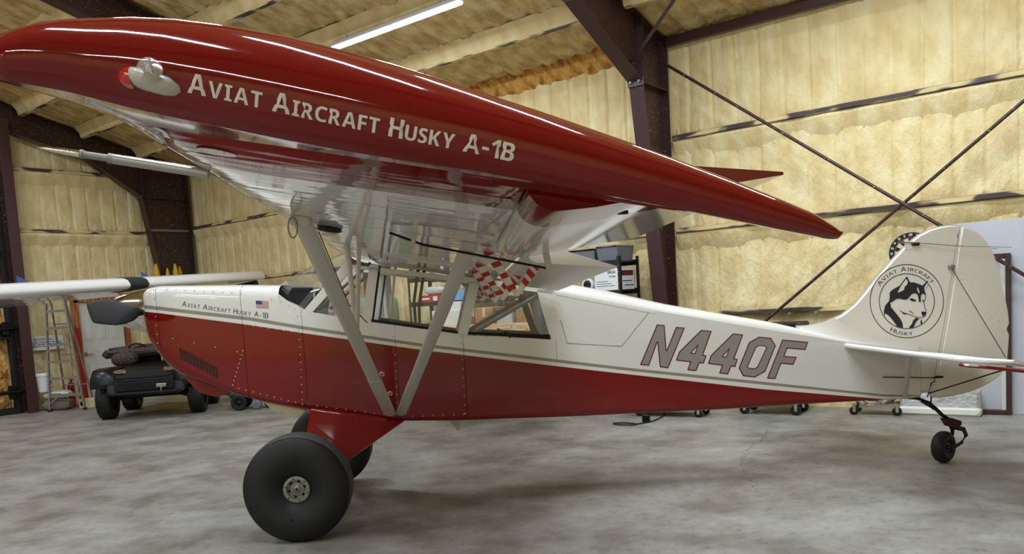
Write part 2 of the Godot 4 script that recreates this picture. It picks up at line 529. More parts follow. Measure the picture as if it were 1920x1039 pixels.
func structure() -> void:
	var st := S()
	box(st, Vector3(-5, -0.1, -0.7), Vector3(24.4, 0.2, 20.4))
	var fl := obj("floor", st, M["concrete"])
	tag(fl, "grey stained concrete hangar floor", "", "", "structure")
	st = S()
	# a hairline crack wandering over the slab
	var rng := RandomNumberGenerator.new()
	rng.seed = 5
	var way := [Vector2(-3.2, -8.95), Vector2(-3.05, -8.38), Vector2(-2.96, -7.71), Vector2(-2.85, -7.29), Vector2(-2.57, -6.62), Vector2(-2.43, -6.47), Vector2(-2.3, -6.14)]
	var pa := Vector3(way[0].x, 0.001, way[0].y)
	flat(st)
	for k in 6:
		for i in 9:
			var q: Vector2 = way[k].lerp(way[k + 1], (i + 1) / 9.0)
			var pb := Vector3(q.x + rng.randf_range(-0.03, 0.03), 0.001, q.y)
			var w := Vector3(0.0022 * rng.randf_range(0.4, 1.3), 0, 0.0015)
			quad(st, pa - w, pa + w, pb + w, pb - w)
			pa = pb
	obj("crack", st, M["rust_steel"], fl)
	# back wall of sprayed foam
	var na := noise(101, 0.05, FastNoiseLite.TYPE_SIMPLEX_SMOOTH, 3)
	var nb := noise(102, 0.04, FastNoiseLite.TYPE_SIMPLEX_SMOOTH, 2)
	var girts := [1.19, 2.32, 3.55]
	var back_at := func(a: float, b: float) -> Vector3:
		var x := lerpf(LEFT - 0.1, -0.6, a)
		var y := lerpf(0.0, EAVE + 0.12, b)
		var r := 0.0
		for g in girts:
			var d: float = y - g - 0.10
			r = maxf(r, exp(-d * d / 0.012))
			d = y - g + 0.12
			r = maxf(r, exp(-d * d / 0.006) * 0.8)
		r *= clampf(0.55 + na.get_noise_2d(x * 9.0, y * 4.0) * 1.5, 0.0, 1.0)
		return Vector3(x, y, BACK - 0.03 + foam_relief(na, nb, x, y, r) + (0.06 * maxf(0.0, (y - 4.62) / 0.25) if y > 4.62 else 0.0))
	var wb := from_mesh("wall_back", height_mesh(820, 110, back_at), M["foam"], self)
	tag(wb, "cream sprayed-foam back wall behind the airplane", "", "", "structure")
	st = S()
	box(st, Vector3(3.2, 2.5, BACK - 0.02), Vector3(7.8, 5.0, 0.08))
	obj("foam_panel", st, M["foam"], wb)
	st = S()
	box(st, Vector3(-5, 2.55, BACK - 0.25), Vector3(24.4, 5.3, 0.2))
	obj("cladding", st, M["brown_flange"], wb)
	var cols := [-16.5, -10.8, -5.05, 0.75, 6.5]
	for y in girts:
		for k in 4:
			var x0: float = cols[k] + 0.11
			var x1: float = cols[k + 1] - 0.11
			st = S()
			# an angled lip: face and a short underside
			box(st, Vector3((x0 + x1) / 2, y + 0.03, BACK + 0.07), Vector3(x1 - x0, 0.062, 0.05), Basis(), 0.008)
			box(st, Vector3((x0 + x1) / 2, y + 0.005, BACK + 0.02), Vector3(x1 - x0, 0.012, 0.10))
			obj("girt", st, M["girt"], wb)
			if k == 2 and y < 2.0: continue
			# the drift of foam under each girt
			st = S()
			var rings := []
			var n := 60
			for i in n + 1:
				var x := lerpf(x0, x1, float(i) / n)
				var q := 0.06 + 0.05 * na.get_noise_2d(x * 23.0, y * 30.0)
				rings.append(PackedVector3Array([Vector3(x, y - 0.004, BACK - 0.04), Vector3(x, y - 0.004, BACK + 0.05 + q * 0.2), Vector3(x, y - 0.05, BACK + q * 0.75), Vector3(x, y - 0.09 - q * 1.2, BACK - 0.008 + q * 0.1), Vector3(x, y - 0.17 - q * 1.8, BACK - 0.075)]))
			loft(st, rings, false, false)
			obj("foam_drift", st, M["foam"], wb)
	st = S()
	box(st, Vector3(-2.15, EAVE - 0.03, BACK + 0.10), Vector3(5.6, 0.12, 0.10), Basis(), 0.01)
	box(st, Vector3(3.6, EAVE - 0.03, BACK + 0.10), Vector3(5.5, 0.12, 0.10), Basis(), 0.01)
	obj("eave_strut", st, M["brown_flange"], wb)
	for k in 2:
		st = S()
		var rings := []
		for i in 91:
			var x := lerpf(cols[k] + 0.1, cols[k + 1] - 0.1, i / 90.0)
			var q := na.get_noise_2d(x * 70.0, 3.0) * 0.05
			var q2 := na.get_noise_2d(x * 90.0, 13.0) * 0.05
			rings.append(PackedVector3Array([Vector3(x, 5.02, BACK), Vector3(x, 4.96 + q, BACK + 0.20 + q2), Vector3(x, 4.86 + q2, BACK + 0.15 + q), Vector3(x, 4.77 + q, BACK + 0.08), Vector3(x, 4.70 + q2, BACK - 0.03)]))
		loft(st, rings, false, false)
		obj("eave_foam", st, M["orange_foam"], wb)
	# gable wall on the left
	var left_at := func(a: float, b: float) -> Vector3:
		var z := lerpf(BACK - 0.1, -6.55, a)
		var y := lerpf(0.0, 6.4, b)
		var r := 0.0
		for g in [3.44, 4.62]:
			var d: float = y - g - 0.10
			r = maxf(r, exp(-d * d / 0.012))
		var e := clampf((-9.2 - z) * 1.2, 0.0, 1.0)
		return Vector3(LEFT - 0.03 + foam_relief(na, nb, z + 40.0, y, maxf(r, e * 0.7)), y, z)
	var wl := from_mesh("wall_left", height_mesh(210, 150, left_at), M["foam"], self)
	tag(wl, "cream sprayed-foam gable wall at the far left", "", "", "structure")
	st = S()
	box(st, Vector3(LEFT - 0.25, 3.6, -0.7), Vector3(0.2, 7.4, 20.4))
	obj("cladding", st, M["brown_flange"], wl)
	st = S()
	box(st, Vector3(LEFT - 0.06, 3.6, 1.4), Vector3(0.1, 7.4, 15.9))
	obj("foam_panel", st, M["orange_foam"], wl)
	for y in [3.44, 4.62]:
		st = S()
		box(st, Vector3(LEFT + 0.07, y + 0.04, -8.25), Vector3(0.05, 0.075, 2.9), Basis(), 0.008)
		obj("girt", st, M["girt"], wl)
		st = S()
		var rings := []
		for i in 41:
			var z := lerpf(-9.7, -6.85, i / 40.0)
			var q := 0.05 + 0.03 * na.get_noise_2d(z * 40.0, y * 30.0)
			rings.append(PackedVector3Array([Vector3(LEFT - 0.04, y, z), Vector3(LEFT + 0.09, y, z), Vector3(LEFT + 0.05 + q * 0.4, y - 0.06, z), Vector3(LEFT - 0.04, y - 0.2 - q, z)]))
		loft(st, rings, false, false)
		obj("foam_drift", st, M["foam"], wl)
	# ceiling, two slopes
	var up_at := func(a: float, b: float) -> Vector3:
		var x := lerpf(LEFT - 0.1, 7.1, a)
		var z := lerpf(BACK - 0.1, -1.4, b)
		var c := fposmod(x + 0.03 * na.get_noise_2d(x * 20.0, z * 3.0), 0.305) - 0.1525
		var h := 0.03 * exp(-c * c / 0.0012) - na.get_noise_2d(x * 45.0, z * 4.0) * 0.030 - nb.get_noise_2d(x * 15.0, z * 12.0) * 0.04
		var pz := fposmod(z + 9.46 + 0.08, 1.16) - 0.58
		h -= absf(na.get_noise_2d(x * 120.0, z * 120.0)) * 0.05 * clampf(absf(pz) * 3.0 - 0.7 + nb.get_noise_2d(x * 8.0, z * 3.0), 0.0, 1.0)
		return Vector3(x, roof(minf(z, -1.5)) + 0.04 + h, z)
	var ce := from_mesh("ceiling", height_mesh(560, 170, up_at), M["ceiling_foam"], self)
	tag(ce, "tan sprayed-foam underside of the pitched roof", "", "", "structure")
	st = S()
	var sl := Vector3(0, PITCH, 1).normalized()
	var nr := Vector3(0, 1, -PITCH).normalized()
	box(st, Vector3(-5, roof(-6.1) + 0.25, -6.1), Vector3(24.4, 0.2, 9.75), Basis(Vector3.RIGHT, nr, sl))
	var sl2 := Vector3(0, -PITCH, 1).normalized()
	var nr2 := Vector3(0, 1, PITCH).normalized()
	box(st, Vector3(-5, roof(4.0) + 0.15, 4.0), Vector3(24.4, 0.2, 11.6), Basis(Vector3.RIGHT, nr2, sl2))
	obj("roof_deck", st, M["ceiling_foam"], ce)
	for i in 15:
		var z := -9.46 + 1.16 * i
		for k in 4:
			var x0: float = cols[k] + 0.1
			var x1: float = cols[k + 1] - 0.1
			var b := Basis(Vector3.RIGHT, nr if z < -1.5 else nr2, sl if z < -1.5 else sl2)
			st = S()
			var rings := []
			for j in 33:
				var x := lerpf(x0, x1, j / 32.0)
				var q := na.get_noise_2d(x * 40.0, z * 9.0) * 0.03
				rings.append(PackedVector3Array([Vector3(x, roof(z) + 0.06, z - 0.10 + q), Vector3(x, roof(z) - 0.06, z - 0.045 + q * 0.4), Vector3(x, roof(z) - 0.125, z - 0.035), Vector3(x, roof(z) - 0.125, z + 0.035), Vector3(x, roof(z) - 0.05 + q, z + 0.055 + q * 0.5), Vector3(x, roof(z) + 0.08, z + 0.16 + q)]))
			loft(st, rings, false, false)
			obj("purlin", st, M["foam"], ce)
			st = S()
			box(st, Vector3((x0 + x1) / 2, roof(z) - 0.133, z - 0.012), Vector3(x1 - x0, 0.014, 0.075), Basis())
			obj("purlin_flange", st, M["girt"], ce)
	st = S()
	box(st, Vector3(7.15, 3.6, -0.7), Vector3(0.3, 7.4, 20.4))
	tag(obj("wall_right", st, M["foam"]), "foam gable wall on the right, out of the picture", "", "", "structure")
	st = S()
	box(st, Vector3(-5, 2.5, 9.5), Vector3(24.4, 5.4, 0.3))
	tag(obj("wall_front", st, M["foam"]), "foam wall behind the photographer", "", "", "structure")

func frames() -> void:
	var names := ["dark brown steel frame against the left gable wall, with a sloping rafter", "dark brown steel frame in the middle of the hangar, mostly hidden by the wing", "large dark brown steel column and rafter just right of the wing lettering", "brown steel frame right of the picture's edge", "brown steel frame at the right gable wall, out of the picture"]
	var xs := [-16.5, -10.8, -5.05, 0.75, 6.5]
	for k in 5:
		var t := thing("steel_frame", names[k], "steel frame", Vector3(xs[k], 0, 0))
		var dz := 0.38 if k == 0 else 0.0
		var ci := [[0.0, -10.44 + dz * 0.5], [2.2, -10.16 + dz * 0.9], [4.2, -9.86 + dz]]
		var outer := BACK + 0.10
		# column: web, two flanges
		var st := S()
		prism(st, V2([-outer, 0, -ci[0][1], 0, -ci[1][1], 2.2, -ci[2][1], 4.205, -outer, 4.205]), Vector3(-0.006, 0, 0), Vector3(0, 0, -1), Vector3.UP, Vector3(0.012, 0, 0))
		bar(st, Vector3(0, 0, outer), Vector3(0, 5.0, outer), 0.2, 0.014, Vector3.RIGHT)
		obj("column", st, M["brown_steel"], t)
		st = S()
		bar(st, Vector3(0, 0, ci[0][1]), Vector3(0, 2.2, ci[1][1]), 0.2, 0.014, Vector3.RIGHT, 0.002)
		bar(st, Vector3(0, 2.2, ci[1][1]), Vector3(0, 4.2, ci[2][1]), 0.2, 0.014, Vector3.RIGHT, 0.002)
		obj("column_flange", st, M["brown_flange"], t)
		st = S()
		box(st, Vector3(0, 0.012, (outer + ci[0][1]) / 2), Vector3(0.26, 0.024, 0.36))
		obj("base_plate", st, M["brown_flange"], t)
		# rafter
		var zb: float = ci[2][1]
		var lo := [[zb, 4.22], [-8.4, 4.90], [-4.0, 6.06], [-1.5, 6.72]]
		st = S()
		prism(st, V2([-zb, 4.22, 8.4, 4.90, 4.0, 6.06, 1.5, 6.72, 1.5, roof(-1.5), -outer, roof(outer) - 0.02, -outer, 4.22]), Vector3(-0.006, 0, 0), Vector3(0, 0, -1), Vector3.UP, Vector3(0.012, 0, 0))
		bar(st, Vector3(0, roof(outer) - 0.02, outer), Vector3(0, roof(-1.5) - 0.02, -1.5), 0.2, 0.014, Vector3.RIGHT)
		# the far slope
		prism(st, V2([-1.5, 6.72, 7.4, 4.9, 7.4, roof(7.4), -1.5, roof(-1.5)]), Vector3(-0.006, 0, 0), Vector3(0, 0, 1), Vector3.UP, Vector3(0.012, 0, 0))
		bar(st, Vector3(0, 2.6, 8.9), Vector3(0, 2.62, 8.9), 0.2, 5.0, Vector3.RIGHT)
		obj("rafter", st, M["brown_steel"], t)
		st = S()
		for i in 3:
			bar(st, Vector3(0, lo[i][1], lo[i][0]), Vector3(0, lo[i + 1][1], lo[i + 1][0]), 0.2, 0.014, Vector3.RIGHT, 0.002)
		bar(st, Vector3(0, 6.72, -1.5), Vector3(0, 4.9, 7.4), 0.2, 0.014, Vector3.RIGHT)
		obj("rafter_flange", st, M["brown_flange"], t)
		st = S()
		bar(st, Vector3(0, 4.21, zb), Vector3(0, 4.20, outer), 0.19, 0.012, Vector3.RIGHT)
		bar(st, Vector3(0.05, 4.25, zb - 0.02), Vector3(0.05, roof(zb) - 0.03, zb - 0.06), 0.09, 0.014, Vector3.RIGHT)
		obj("stiffener", st, M["brown_flange"], t)
		st = S()
		box(st, Vector3(0, 4.22, zb + 0.012), Vector3(0.22, 0.11, 0.026), Basis(), 0.003)
		obj("joint_plate", st, M["brown_flange"], t)
		for s in [-0.06, 0.06]:
			st = S()
			lathe(st, [[0.0, 0.034], [0.016, 0.034], [0.016, 0.034], [0.02, 0.02], [0.02, 0.0]], Transform3D(Basis(Vector3.RIGHT, PI / 2), Vector3(s, 4.22, zb + 0.02)), 8)
			obj("bolt", st, M["dull_alloy"], t)
		if k == 0:
			st = S()
			bar(st, Vector3(0.02, 3.53, -9.62), Vector3(0.03, 3.53, -10.55), 0.05, 0.03, Vector3.UP, 0.004)
			obj("tie_bar", st, M["dull_alloy"], t)
		if k == 2:
			st = S()
			bar(st, Vector3(0.02, 4.45, zb + 0.12), Vector3(0.85, roof(-9.46) - 0.1, -9.46), 0.035, 0.035, Vector3.RIGHT)
			obj("flange_brace", st, M["brown_flange"], t)
	# X bracing in the bay behind the tail
	var a := [Vector3(-4.95, 4.55, BACK + 0.34), Vector3(0.62, 0.22, BACK + 0.30)]
	var b := [Vector3(-4.95, 0.12, BACK + 0.22), Vector3(0.62, 4.58, BACK + 0.22)]
	var st2 := S()
	tube(st2, [a[0], a[0].lerp(a[1], 0.5), a[1]], 0.019, 8)
	tag(obj("brace_rod", st2, M["brown_steel"]), "brown brace rod falling from the tall column towards the lower right", "brace rod")
	st2 = S()
	tube(st2, [b[0], b[0].lerp(b[1], 0.5), b[1]], 0.019, 8)
	tag(obj("brace_rod", st2, M["brown_steel"]), "brown brace rod rising from behind the fuselage towards the upper right", "brace rod")
	# end wall post beside the big door
	var t := thing("wall_post", "dark brown steel post left of the stepladder, floor to rafter", "steel post", Vector3(-16.36, 0, -6.76))
	var st3 := S()
	box(st3, Vector3(0.06, 2.75, 0), Vector3(0.014, 5.5, 0.2), Basis(), 0.002)
	obj("flange", st3, M["brown_flange"], t)
	st3 = S()
	box(st3, Vector3(-0.10, 2.75, 0), Vector3(0.30, 5.5, 0.01))
	box(st3, Vector3(-0.25, 2.75, 0), Vector3(0.014, 5.5, 0.2))
	obj("web", st3, M["brown_steel"], t)

# ---------------------------------------------------------------- the airplane
# own axes: x aft along the floor, y up, z towards the left wing tip; it sits tail-down
const T_HALF := [[-1.205, 0.21], [-1.194, 0.258], [-1.165, 0.293], [-1.10, 0.322], [-0.98, 0.347], [-0.6, 0.37], [0.0, 0.38], [1.95, 0.38], [4.9, 0.035], [5.2, 0.03]]
const T_CHINE := [[-1.205, 1.50], [-1.194, 1.45], [-1.165, 1.40], [-1.12, 1.345], [-1.05, 1.250], [-0.912, 1.15], [-0.615, 1.03], [-0.3, 0.92], [0.04, 0.837], [0.7, 0.712], [1.19, 0.684], [1.72, 0.668], [3.21, 0.612], [4.43, 0.586], [4.95, 0.575]]
const T_RED := [[-1.3, 1.69], [-1.158, 1.668], [-1.05, 1.652], [-0.39, 1.523], [0.017, 1.434], [0.915, 1.245], [1.743, 1.09], [2.489, 0.95], [3.573, 0.749], [4.62, 0.583], [4.95, 0.577]]
const T_T0 := [[-1.3, 1.715], [-1.05, 1.674], [-0.375, 1.553], [0.019, 1.460], [0.933, 1.267], [1.745, 1.118], [2.49, 0.977], [3.574, 0.785], [4.62, 0.604], [4.95, 0.582]]
const T_T1 := [[-1.3, 1.742], [-1.046, 1.701], [-0.373, 1.580], [0.021, 1.486], [0.934, 1.290], [1.747, 1.142], [2.491, 1.000], [3.575, 0.808], [4.62, 0.622], [4.95, 0.588]]
const T_SIDE := [[-1.205, 1.79], [-1.15, 1.82], [-1.05, 1.835], [-0.98, 1.832], [-0.337, 1.76], [-0.145, 1.742], [-0.079, 1.684], [0.0, 1.638], [0.047, 1.599], [0.485, 1.495], [1.19, 1.352], [1.924, 1.259], [1.927, 1.628], [2.68, 1.437], [3.457, 1.256], [4.239, 1.082], [4.9, 0.96], [5.2, 0.9]]
const T_TOP := [[-1.205, 1.812], [-1.19, 1.838], [-1.15, 1.858], [-1.08, 1.866], [-0.436, 1.832], [0.0, 1.80], [1.9, 1.70], [2.08, 1.682], [2.377, 1.612], [2.867, 1.469], [3.707, 1.272], [4.2, 1.13], [4.9, 0.97]]

func hw(x: float) -> float: return curve(x, T_HALF) if x > -1.1 else tab(x, T_HALF)
func side_pt(x: float, y: float, s := 1.0) -> Vector3: return Vector3(x, y, s * hw(x))

func strip(st: SurfaceTool, x0: float, x1: float, n: int, sec: Callable, sides := [1.0, -1.0]) -> void:
	# loft of open sections (left side), and their mirror
	for s in sides:
		var rings := []
		for i in n + 1:
			var r: PackedVector3Array = sec.call(lerpf(x0, x1, float(i) / n))
			if s < 0:
				for j in r.size(): r[j].z = -r[j].z
			rings.append(r)
		loft(st, rings, false, false)

func sec_lower(x: float) -> PackedVector3Array:
	var w := hw(x)
	var yc := curve(x, T_CHINE) if x > -1.0 else tab(x, T_CHINE)
	var yr := maxf(tab(x, T_RED), yc + 0.002)
	var r := minf(0.05, (yr - yc) * 0.5)
	if x < -0.5: r = minf(lerpf(0.16, 0.05, clampf((x + 1.2) / 0.7, 0, 1)), (yr - yc) * 0.6)
	var p := PackedVector3Array([Vector3(x, yc - 0.012, 0), Vector3(x, yc - 0.006, w * 0.5)])
	for k in 7:
		var a := k * PI / 12.0
		p.append(Vector3(x, yc + r - r * cos(a), w - r * 0.7 + r * 0.7 * sin(a)))
	p.append(Vector3(x, yr, w))
	return p

func sec_band(a: Array, b: Array, x: float) -> PackedVector3Array:
	var w := hw(x)
	return PackedVector3Array([Vector3(x, tab(x, a), w), Vector3(x, maxf(tab(x, a), tab(x, b)), w)])

func sec_cowl_top(x: float) -> PackedVector3Array:
	var w := hw(x)
	var y0 := tab(x, T_T1)
	var yt := tab(x, T_TOP)
	var yk := tab(x, T_SIDE)
	var p := PackedVector3Array([Vector3(x, y0, w), Vector3(x, lerpf(y0, yk, 0.55), w * 1.0)])
	var yb := lerpf(y0, yk, 0.55)
	for k in range(1, 11):
		var a := k * PI / 20.0
		p.append(Vector3(x, yb + (yt - yb) * pow(sin(a), 0.62), w * pow(cos(a), 0.5) if k < 10 else 0.0))
	return p

func sec_side(x: float) -> PackedVector3Array:
	var w := hw(x)
	return PackedVector3Array([Vector3(x, tab(x, T_T1), w), Vector3(x, tab(x, T_SIDE), w)])

func sec_deck(x: float) -> PackedVector3Array:
	var w := hw(x)
	var y0 := tab(x, T_SIDE)
	var yt := maxf(tab(x, T_TOP), y0 + 0.004)
	var p := PackedVector3Array()
	for k in 7:
		var a := k * PI / 12.0
		p.append(Vector3(x, y0 + (yt - y0) * sin(a), w * cos(a)))
	return p

# wing: flat-bottomed section hung on its lower line
const CH := 1.6
const ALPHA := 0.2022
const AF_U := [[0.0, 0.030], [0.004, 0.044], [0.0125, 0.058], [0.03, 0.075], [0.06, 0.092], [0.1, 0.106], [0.2, 0.123], [0.3, 0.126], [0.4, 0.120], [0.5, 0.108], [0.6, 0.091], [0.7, 0.070], [0.8, 0.048], [0.9, 0.025], [1.0, 0.004]]
const AF_L := [[0.0, 0.030], [0.004, 0.020], [0.0125, 0.013], [0.03, 0.007], [0.06, 0.0035], [0.1, 0.001], [0.2, 0.0], [1.0, 0.0]]
func wing_le(z: float) -> Vector3:
	var x := 0.335 - 0.0169 * (z - 0.4)
	return Vector3(x, 1.98 + 0.205 * (0.36 - x) + 0.0193 * z, z)
func wing_pt(s: float, t: float, z: float) -> Vector3:
	# s along the chord, t above the lower line, both as parts of the chord
	return wing_le(z) + CH * (s * Vector3(cos(ALPHA), -sin(ALPHA), 0) + t * Vector3(sin(ALPHA), cos(ALPHA), 0))
func wing_ring(z: float, s0: float, s1: float) -> PackedVector3Array:
	var r := PackedVector3Array()
	var us := [1.0, 0.9, 0.8, 0.7, 0.6, 0.5, 0.4, 0.3, 0.2, 0.14, 0.1, 0.06, 0.03, 0.0125, 0.004]
	for u in us: r.append(wing_pt(s0 + u * (s1 - s0), tab(s0 + u * (s1 - s0), AF_U), z))
	us.reverse()
	r.append(wing_pt(s0, 0.03 if s0 == 0.0 else tab(s0, AF_L), z))
	for u in us: r.append(wing_pt(s0 + u * (s1 - s0), tab(s0 + u * (s1 - s0), AF_L), z))
	return r

const T_LO := [[0.205, 2.105], [0.222, 2.083], [0.249, 2.073], [0.297, 2.067], [0.355, 2.058], [0.509, 2.018], [0.662, 1.983], [0.822, 1.946], [0.99, 1.910], [1.161, 1.877], [1.348, 1.834], [1.578, 1.781], [1.766, 1.735], [1.894, 1.704], [1.972, 1.689], [2.0, 1.687], [2.012, 1.692], [2.02, 1.703]]
const T_UP := [[0.205, 2.112], [0.222, 2.165], [0.235, 2.179], [0.269, 2.197], [0.305, 2.215], [0.351, 2.227], [0.445, 2.242], [0.551, 2.240], [0.659, 2.226], [0.781, 2.202], [0.942, 2.156], [1.059, 2.114], [1.299, 2.028], [1.548, 1.933], [1.742, 1.854], [1.943, 1.768], [1.985, 1.747], [2.008, 1.730], [2.02, 1.708]]
const T_TZ := [[0.205, 4.93], [0.222, 4.99], [0.25, 5.02], [0.45, 4.92], [0.8, 4.85], [1.2, 4.82], [1.6, 4.78], [1.95, 4.74], [2.02, 4.68]]
func tip_pt(x: float, t: float) -> Vector3:
	# outer face of the wing tip: t runs 0 at the lower edge to 1 at the crown
	var a := tab(x, T_LO)
	var b := tab(x, T_UP)
	var z := curve(x, T_TZ) if x > 0.3 else tab(x, T_TZ)
	var h := b - a
	var k := clampf(h / 0.25, 0.15, 1.0)
	var y := [a, a + 0.25 * h, b - 0.09 * h, b]
	var q := [z, z + 0.14 * k, z + 0.055 * k, z - 0.11]
	var m := 1.0 - t
	return Vector3(x, m * m * m * y[0] + 3 * m * m * t * y[1] + 3 * m * t * t * y[2] + t * t * t * y[3], m * m * m * q[0] + 3 * m * m * t * q[1] + 3 * m * t * t * q[2] + t * t * t * q[3])

func airfoil_bar(st: SurfaceTool, a: Vector3, b: Vector3, chord: float, thick: float, fore: Vector3) -> void:
	# streamlined strut section
	var z := (b - a).normalized()
	var x := (fore - z * fore.dot(z)).normalized()
	var y := z.cross(x)
	var rings := []
	for p in [a, b]:
		var r := PackedVector3Array()
		for q in [[0.5, 0], [0.44, 0.28], [0.3, 0.45], [0.1, 0.5], [-0.15, 0.42], [-0.35, 0.22], [-0.5, 0.0], [-0.35, -0.22], [-0.15, -0.42], [0.1, -0.5], [0.3, -0.45], [0.44, -0.28]]:
			r.append(p + x * q[0] * chord + y * q[1] * thick)
		rings.append(r)
	loft(st, rings, true, true)

func wing(root: Node3D, s: float) -> void:
	var name_ := "left_wing" if s > 0 else "right_wing"
	var mz := func(a: PackedVector3Array) -> PackedVector3Array:
		if s < 0:
			for i in a.size(): a[i].z = -a[i].z
		return a
	# inboard skin with the flap cove, then the aileron cove
	var st := S()
	var zs := [0.36, 0.44, 0.8, 1.2, 1.6, 2.0, 2.4, 2.77]
	var rings := []
	for z in zs: rings.append(mz.call(wing_ring(z, 0.0, 0.745)))
	loft(st, rings, true, true)
	rings = []
	for z in [2.77, 3.2, 3.7, 4.08]: rings.append(mz.call(wing_ring(z, 0.0, 0.655)))
	loft(st, rings, true, true)
	var w := obj(name_, st, M["white_skin"], root)
	st = S()
	rings = []
	for z in [4.083, 4.3, 4.5]: rings.append(mz.call(wing_ring(z, 0.0, 0.655)))
	loft(st, rings, true, false)
	rings = []
	for z in [4.5, 4.62, 4.66]: rings.append(mz.call(wing_ring(z, 0.0, 1.0)))
	loft(st, rings, true, true)
	obj("red_skin", st, M["red_skin"], w)
	for z in [0.9, 1.3, 1.7, 2.1, 2.5, 2.9, 3.3, 3.7, 4.3]:
		st = S()
		var pa := wing_pt(0.03, 0.0068, z)
		var pb := wing_pt(0.10, 0.0008, z)
		var pc := wing_pt(0.645, -0.0002, z)
		for q in [[pa, pb], [pb, pc]]:
			bar(st, q[0] * Vector3(1, 1, s), q[1] * Vector3(1, 1, s), 0.004, 0.002, Vector3(0, 0, 1))
		obj("rib_seam", st, M["taupe_paint"] if z < 4.0 else M["dark_red_line"], w)
	# rounded red tip
	st = S()
	smooth(st)
	var xs := [0.205, 0.212, 0.222, 0.235, 0.25, 0.275, 0.305, 0.35, 0.40, 0.46, 0.54, 0.64, 0.76, 0.88, 1.0, 1.15, 1.3, 1.45, 1.6, 1.74, 1.86, 1.94, 1.972, 1.99, 2.003, 2.012, 2.017, 2.02]
	var face := []
	for x in xs:
		var r := PackedVector3Array()
		for k in 17: r.append(tip_pt(x, k / 16.0))
		var le := wing_le(4.64)
		var sx := clampf((x - le.x) / (CH * cos(ALPHA)), 0.012, 0.995)
		r.append(wing_pt(sx, tab(sx, AF_U), 4.64).lerp(r[16], 0.35) - Vector3(0, 0, 0.02))
		r.append(wing_pt(sx, tab(sx, AF_U), 4.60))
		face.append(mz.call(r))
	loft(st, face, false, false)
	var under := []
	for x in xs:
		var le := wing_le(4.64)
		var sx := clampf((x - le.x) / (CH * cos(ALPHA)), 0.012, 0.995)
		under.append(mz.call(PackedVector3Array([tip_pt(x, 0.0), tip_pt(x, 0.0) + Vector3(0, 0.004, -0.035), wing_pt(sx, tab(sx, AF_L), 4.60)])))
	loft(st, under, false, false)
	var tip := obj("wing_tip", st, M["red_paint"], w)
	# aileron, drooped nose, trailing edge a little up
	for part in [["aileron", 2.80, 4.083, "white_paint"], ["aileron_end", 4.086, 4.46, "red_paint"]]:
		st = S()
		rings = []
		for i in 9:
			var z: float = lerpf(part[1], part[2], i / 8.0)
			var c := wing_pt(0.708, 0.028, z) + Vector3(0, -0.014, 0)
			var te := Vector3(1.985 - 0.004 * (z - 3.5), 1.858 + 0.022 * (z - 3.5), z)
			var d := (te - c).normalized()
			var nn := Vector3(-d.y, d.x, 0)
			var r := PackedVector3Array([te + nn * 0.004])
			for k in 9:
				var a := PI * k / 8.0
				r.append(c + nn * cos(a) * 0.070 - d * sin(a) * 0.082)
			r.append(c + d * 0.10 - nn * 0.064)
			r.append(c + d * 0.28 - nn * 0.040)
			r.append(te - nn * 0.004)
			rings.append(mz.call(r))
		loft(st, rings, true, true)
		obj(part[0], st, M[part[3]], w)
	# flap, a notch down, with ribbed skin
	st = S()
	rings = []
	var zz := 0.46
	while zz < 2.755:
		var ripple := 0.0022 * (1.0 if int(zz / 0.02) % 3 == 0 else 0.0)
		var c := wing_pt(0.795, 0.014, zz) - Vector3(0.012, 0.012, 0)
		var te := Vector3(1.905 + (2.75 - zz) * 0.018, 1.712 - (2.75 - zz) * 0.036, zz)
		var d := (te - c).normalized()
		var nn := Vector3(-d.y, d.x, 0)
		var r := PackedVector3Array([te + nn * 0.003])
		for k in 7:
			var a := PI * k / 6.0
			r.append(c + nn * cos(a) * 0.046 - d * sin(a) * 0.05)
		r.append(c + d * 0.07 - nn * (0.040 + ripple))
		r.append(c + d * 0.22 - nn * (0.022 + ripple))
		r.append(te - nn * 0.003)
		rings.append(mz.call(r))
		zz += 0.02
	loft(st, rings, true, true)
	obj("flap", st, M["fabric_white"], w)
	# flap hinge arms, white with red warning stripes, meeting in a V at the pivot
	for z in [2.5, 1.55, 0.85]:
		var pv := Vector3(1.447, 1.612 - (2.5 - z) * 0.019, z)
		for arm in [[Vector3(1.30, 1.860 - (2.5 - z) * 0.019, z), 0.0], [Vector3(1.565, 1.775 - (2.5 - z) * 0.02, z), 0.012]]:
			var top: Vector3 = arm[0]
			var d := (pv - top).normalized()
			var nn := Vector3(-d.y, d.x, 0)
			var len_ := top.distance_to(pv)
			var arm_st := S()
			prism(arm_st, V2([0, -0.024, len_ * 0.6, -0.020, len_, -0.011, len_ + 0.011, 0.0, len_, 0.011, len_ * 0.6, 0.020, 0, 0.024]), Vector3(top.x, top.y, s * (z + arm[1])), d, nn, Vector3(0, 0, 0.006))
			var am := obj("hinge_arm", arm_st, M["white_paint"], w)
			for q in [0.06, 0.30, 0.54, 0.78]:
				if q * len_ > len_ - 0.05: continue
				var sst := S()
				var l0: float = q * len_
				var l1: float = l0 + 0.028
				prism(sst, V2([l0, -0.0235, l1, -0.022, l1 + 0.010, 0.021, l0 + 0.010, 0.023]) if q < 0.5 else V2([l0, -0.0195, l1, -0.017, l1 + 0.008, 0.016, l0 + 0.008, 0.0185]), Vector3(top.x, top.y, s * (z + arm[1]) - 0.0015), d, nn, Vector3(0, 0, 0.009))
				obj("stripe", sst, M["stripe_red"], w)
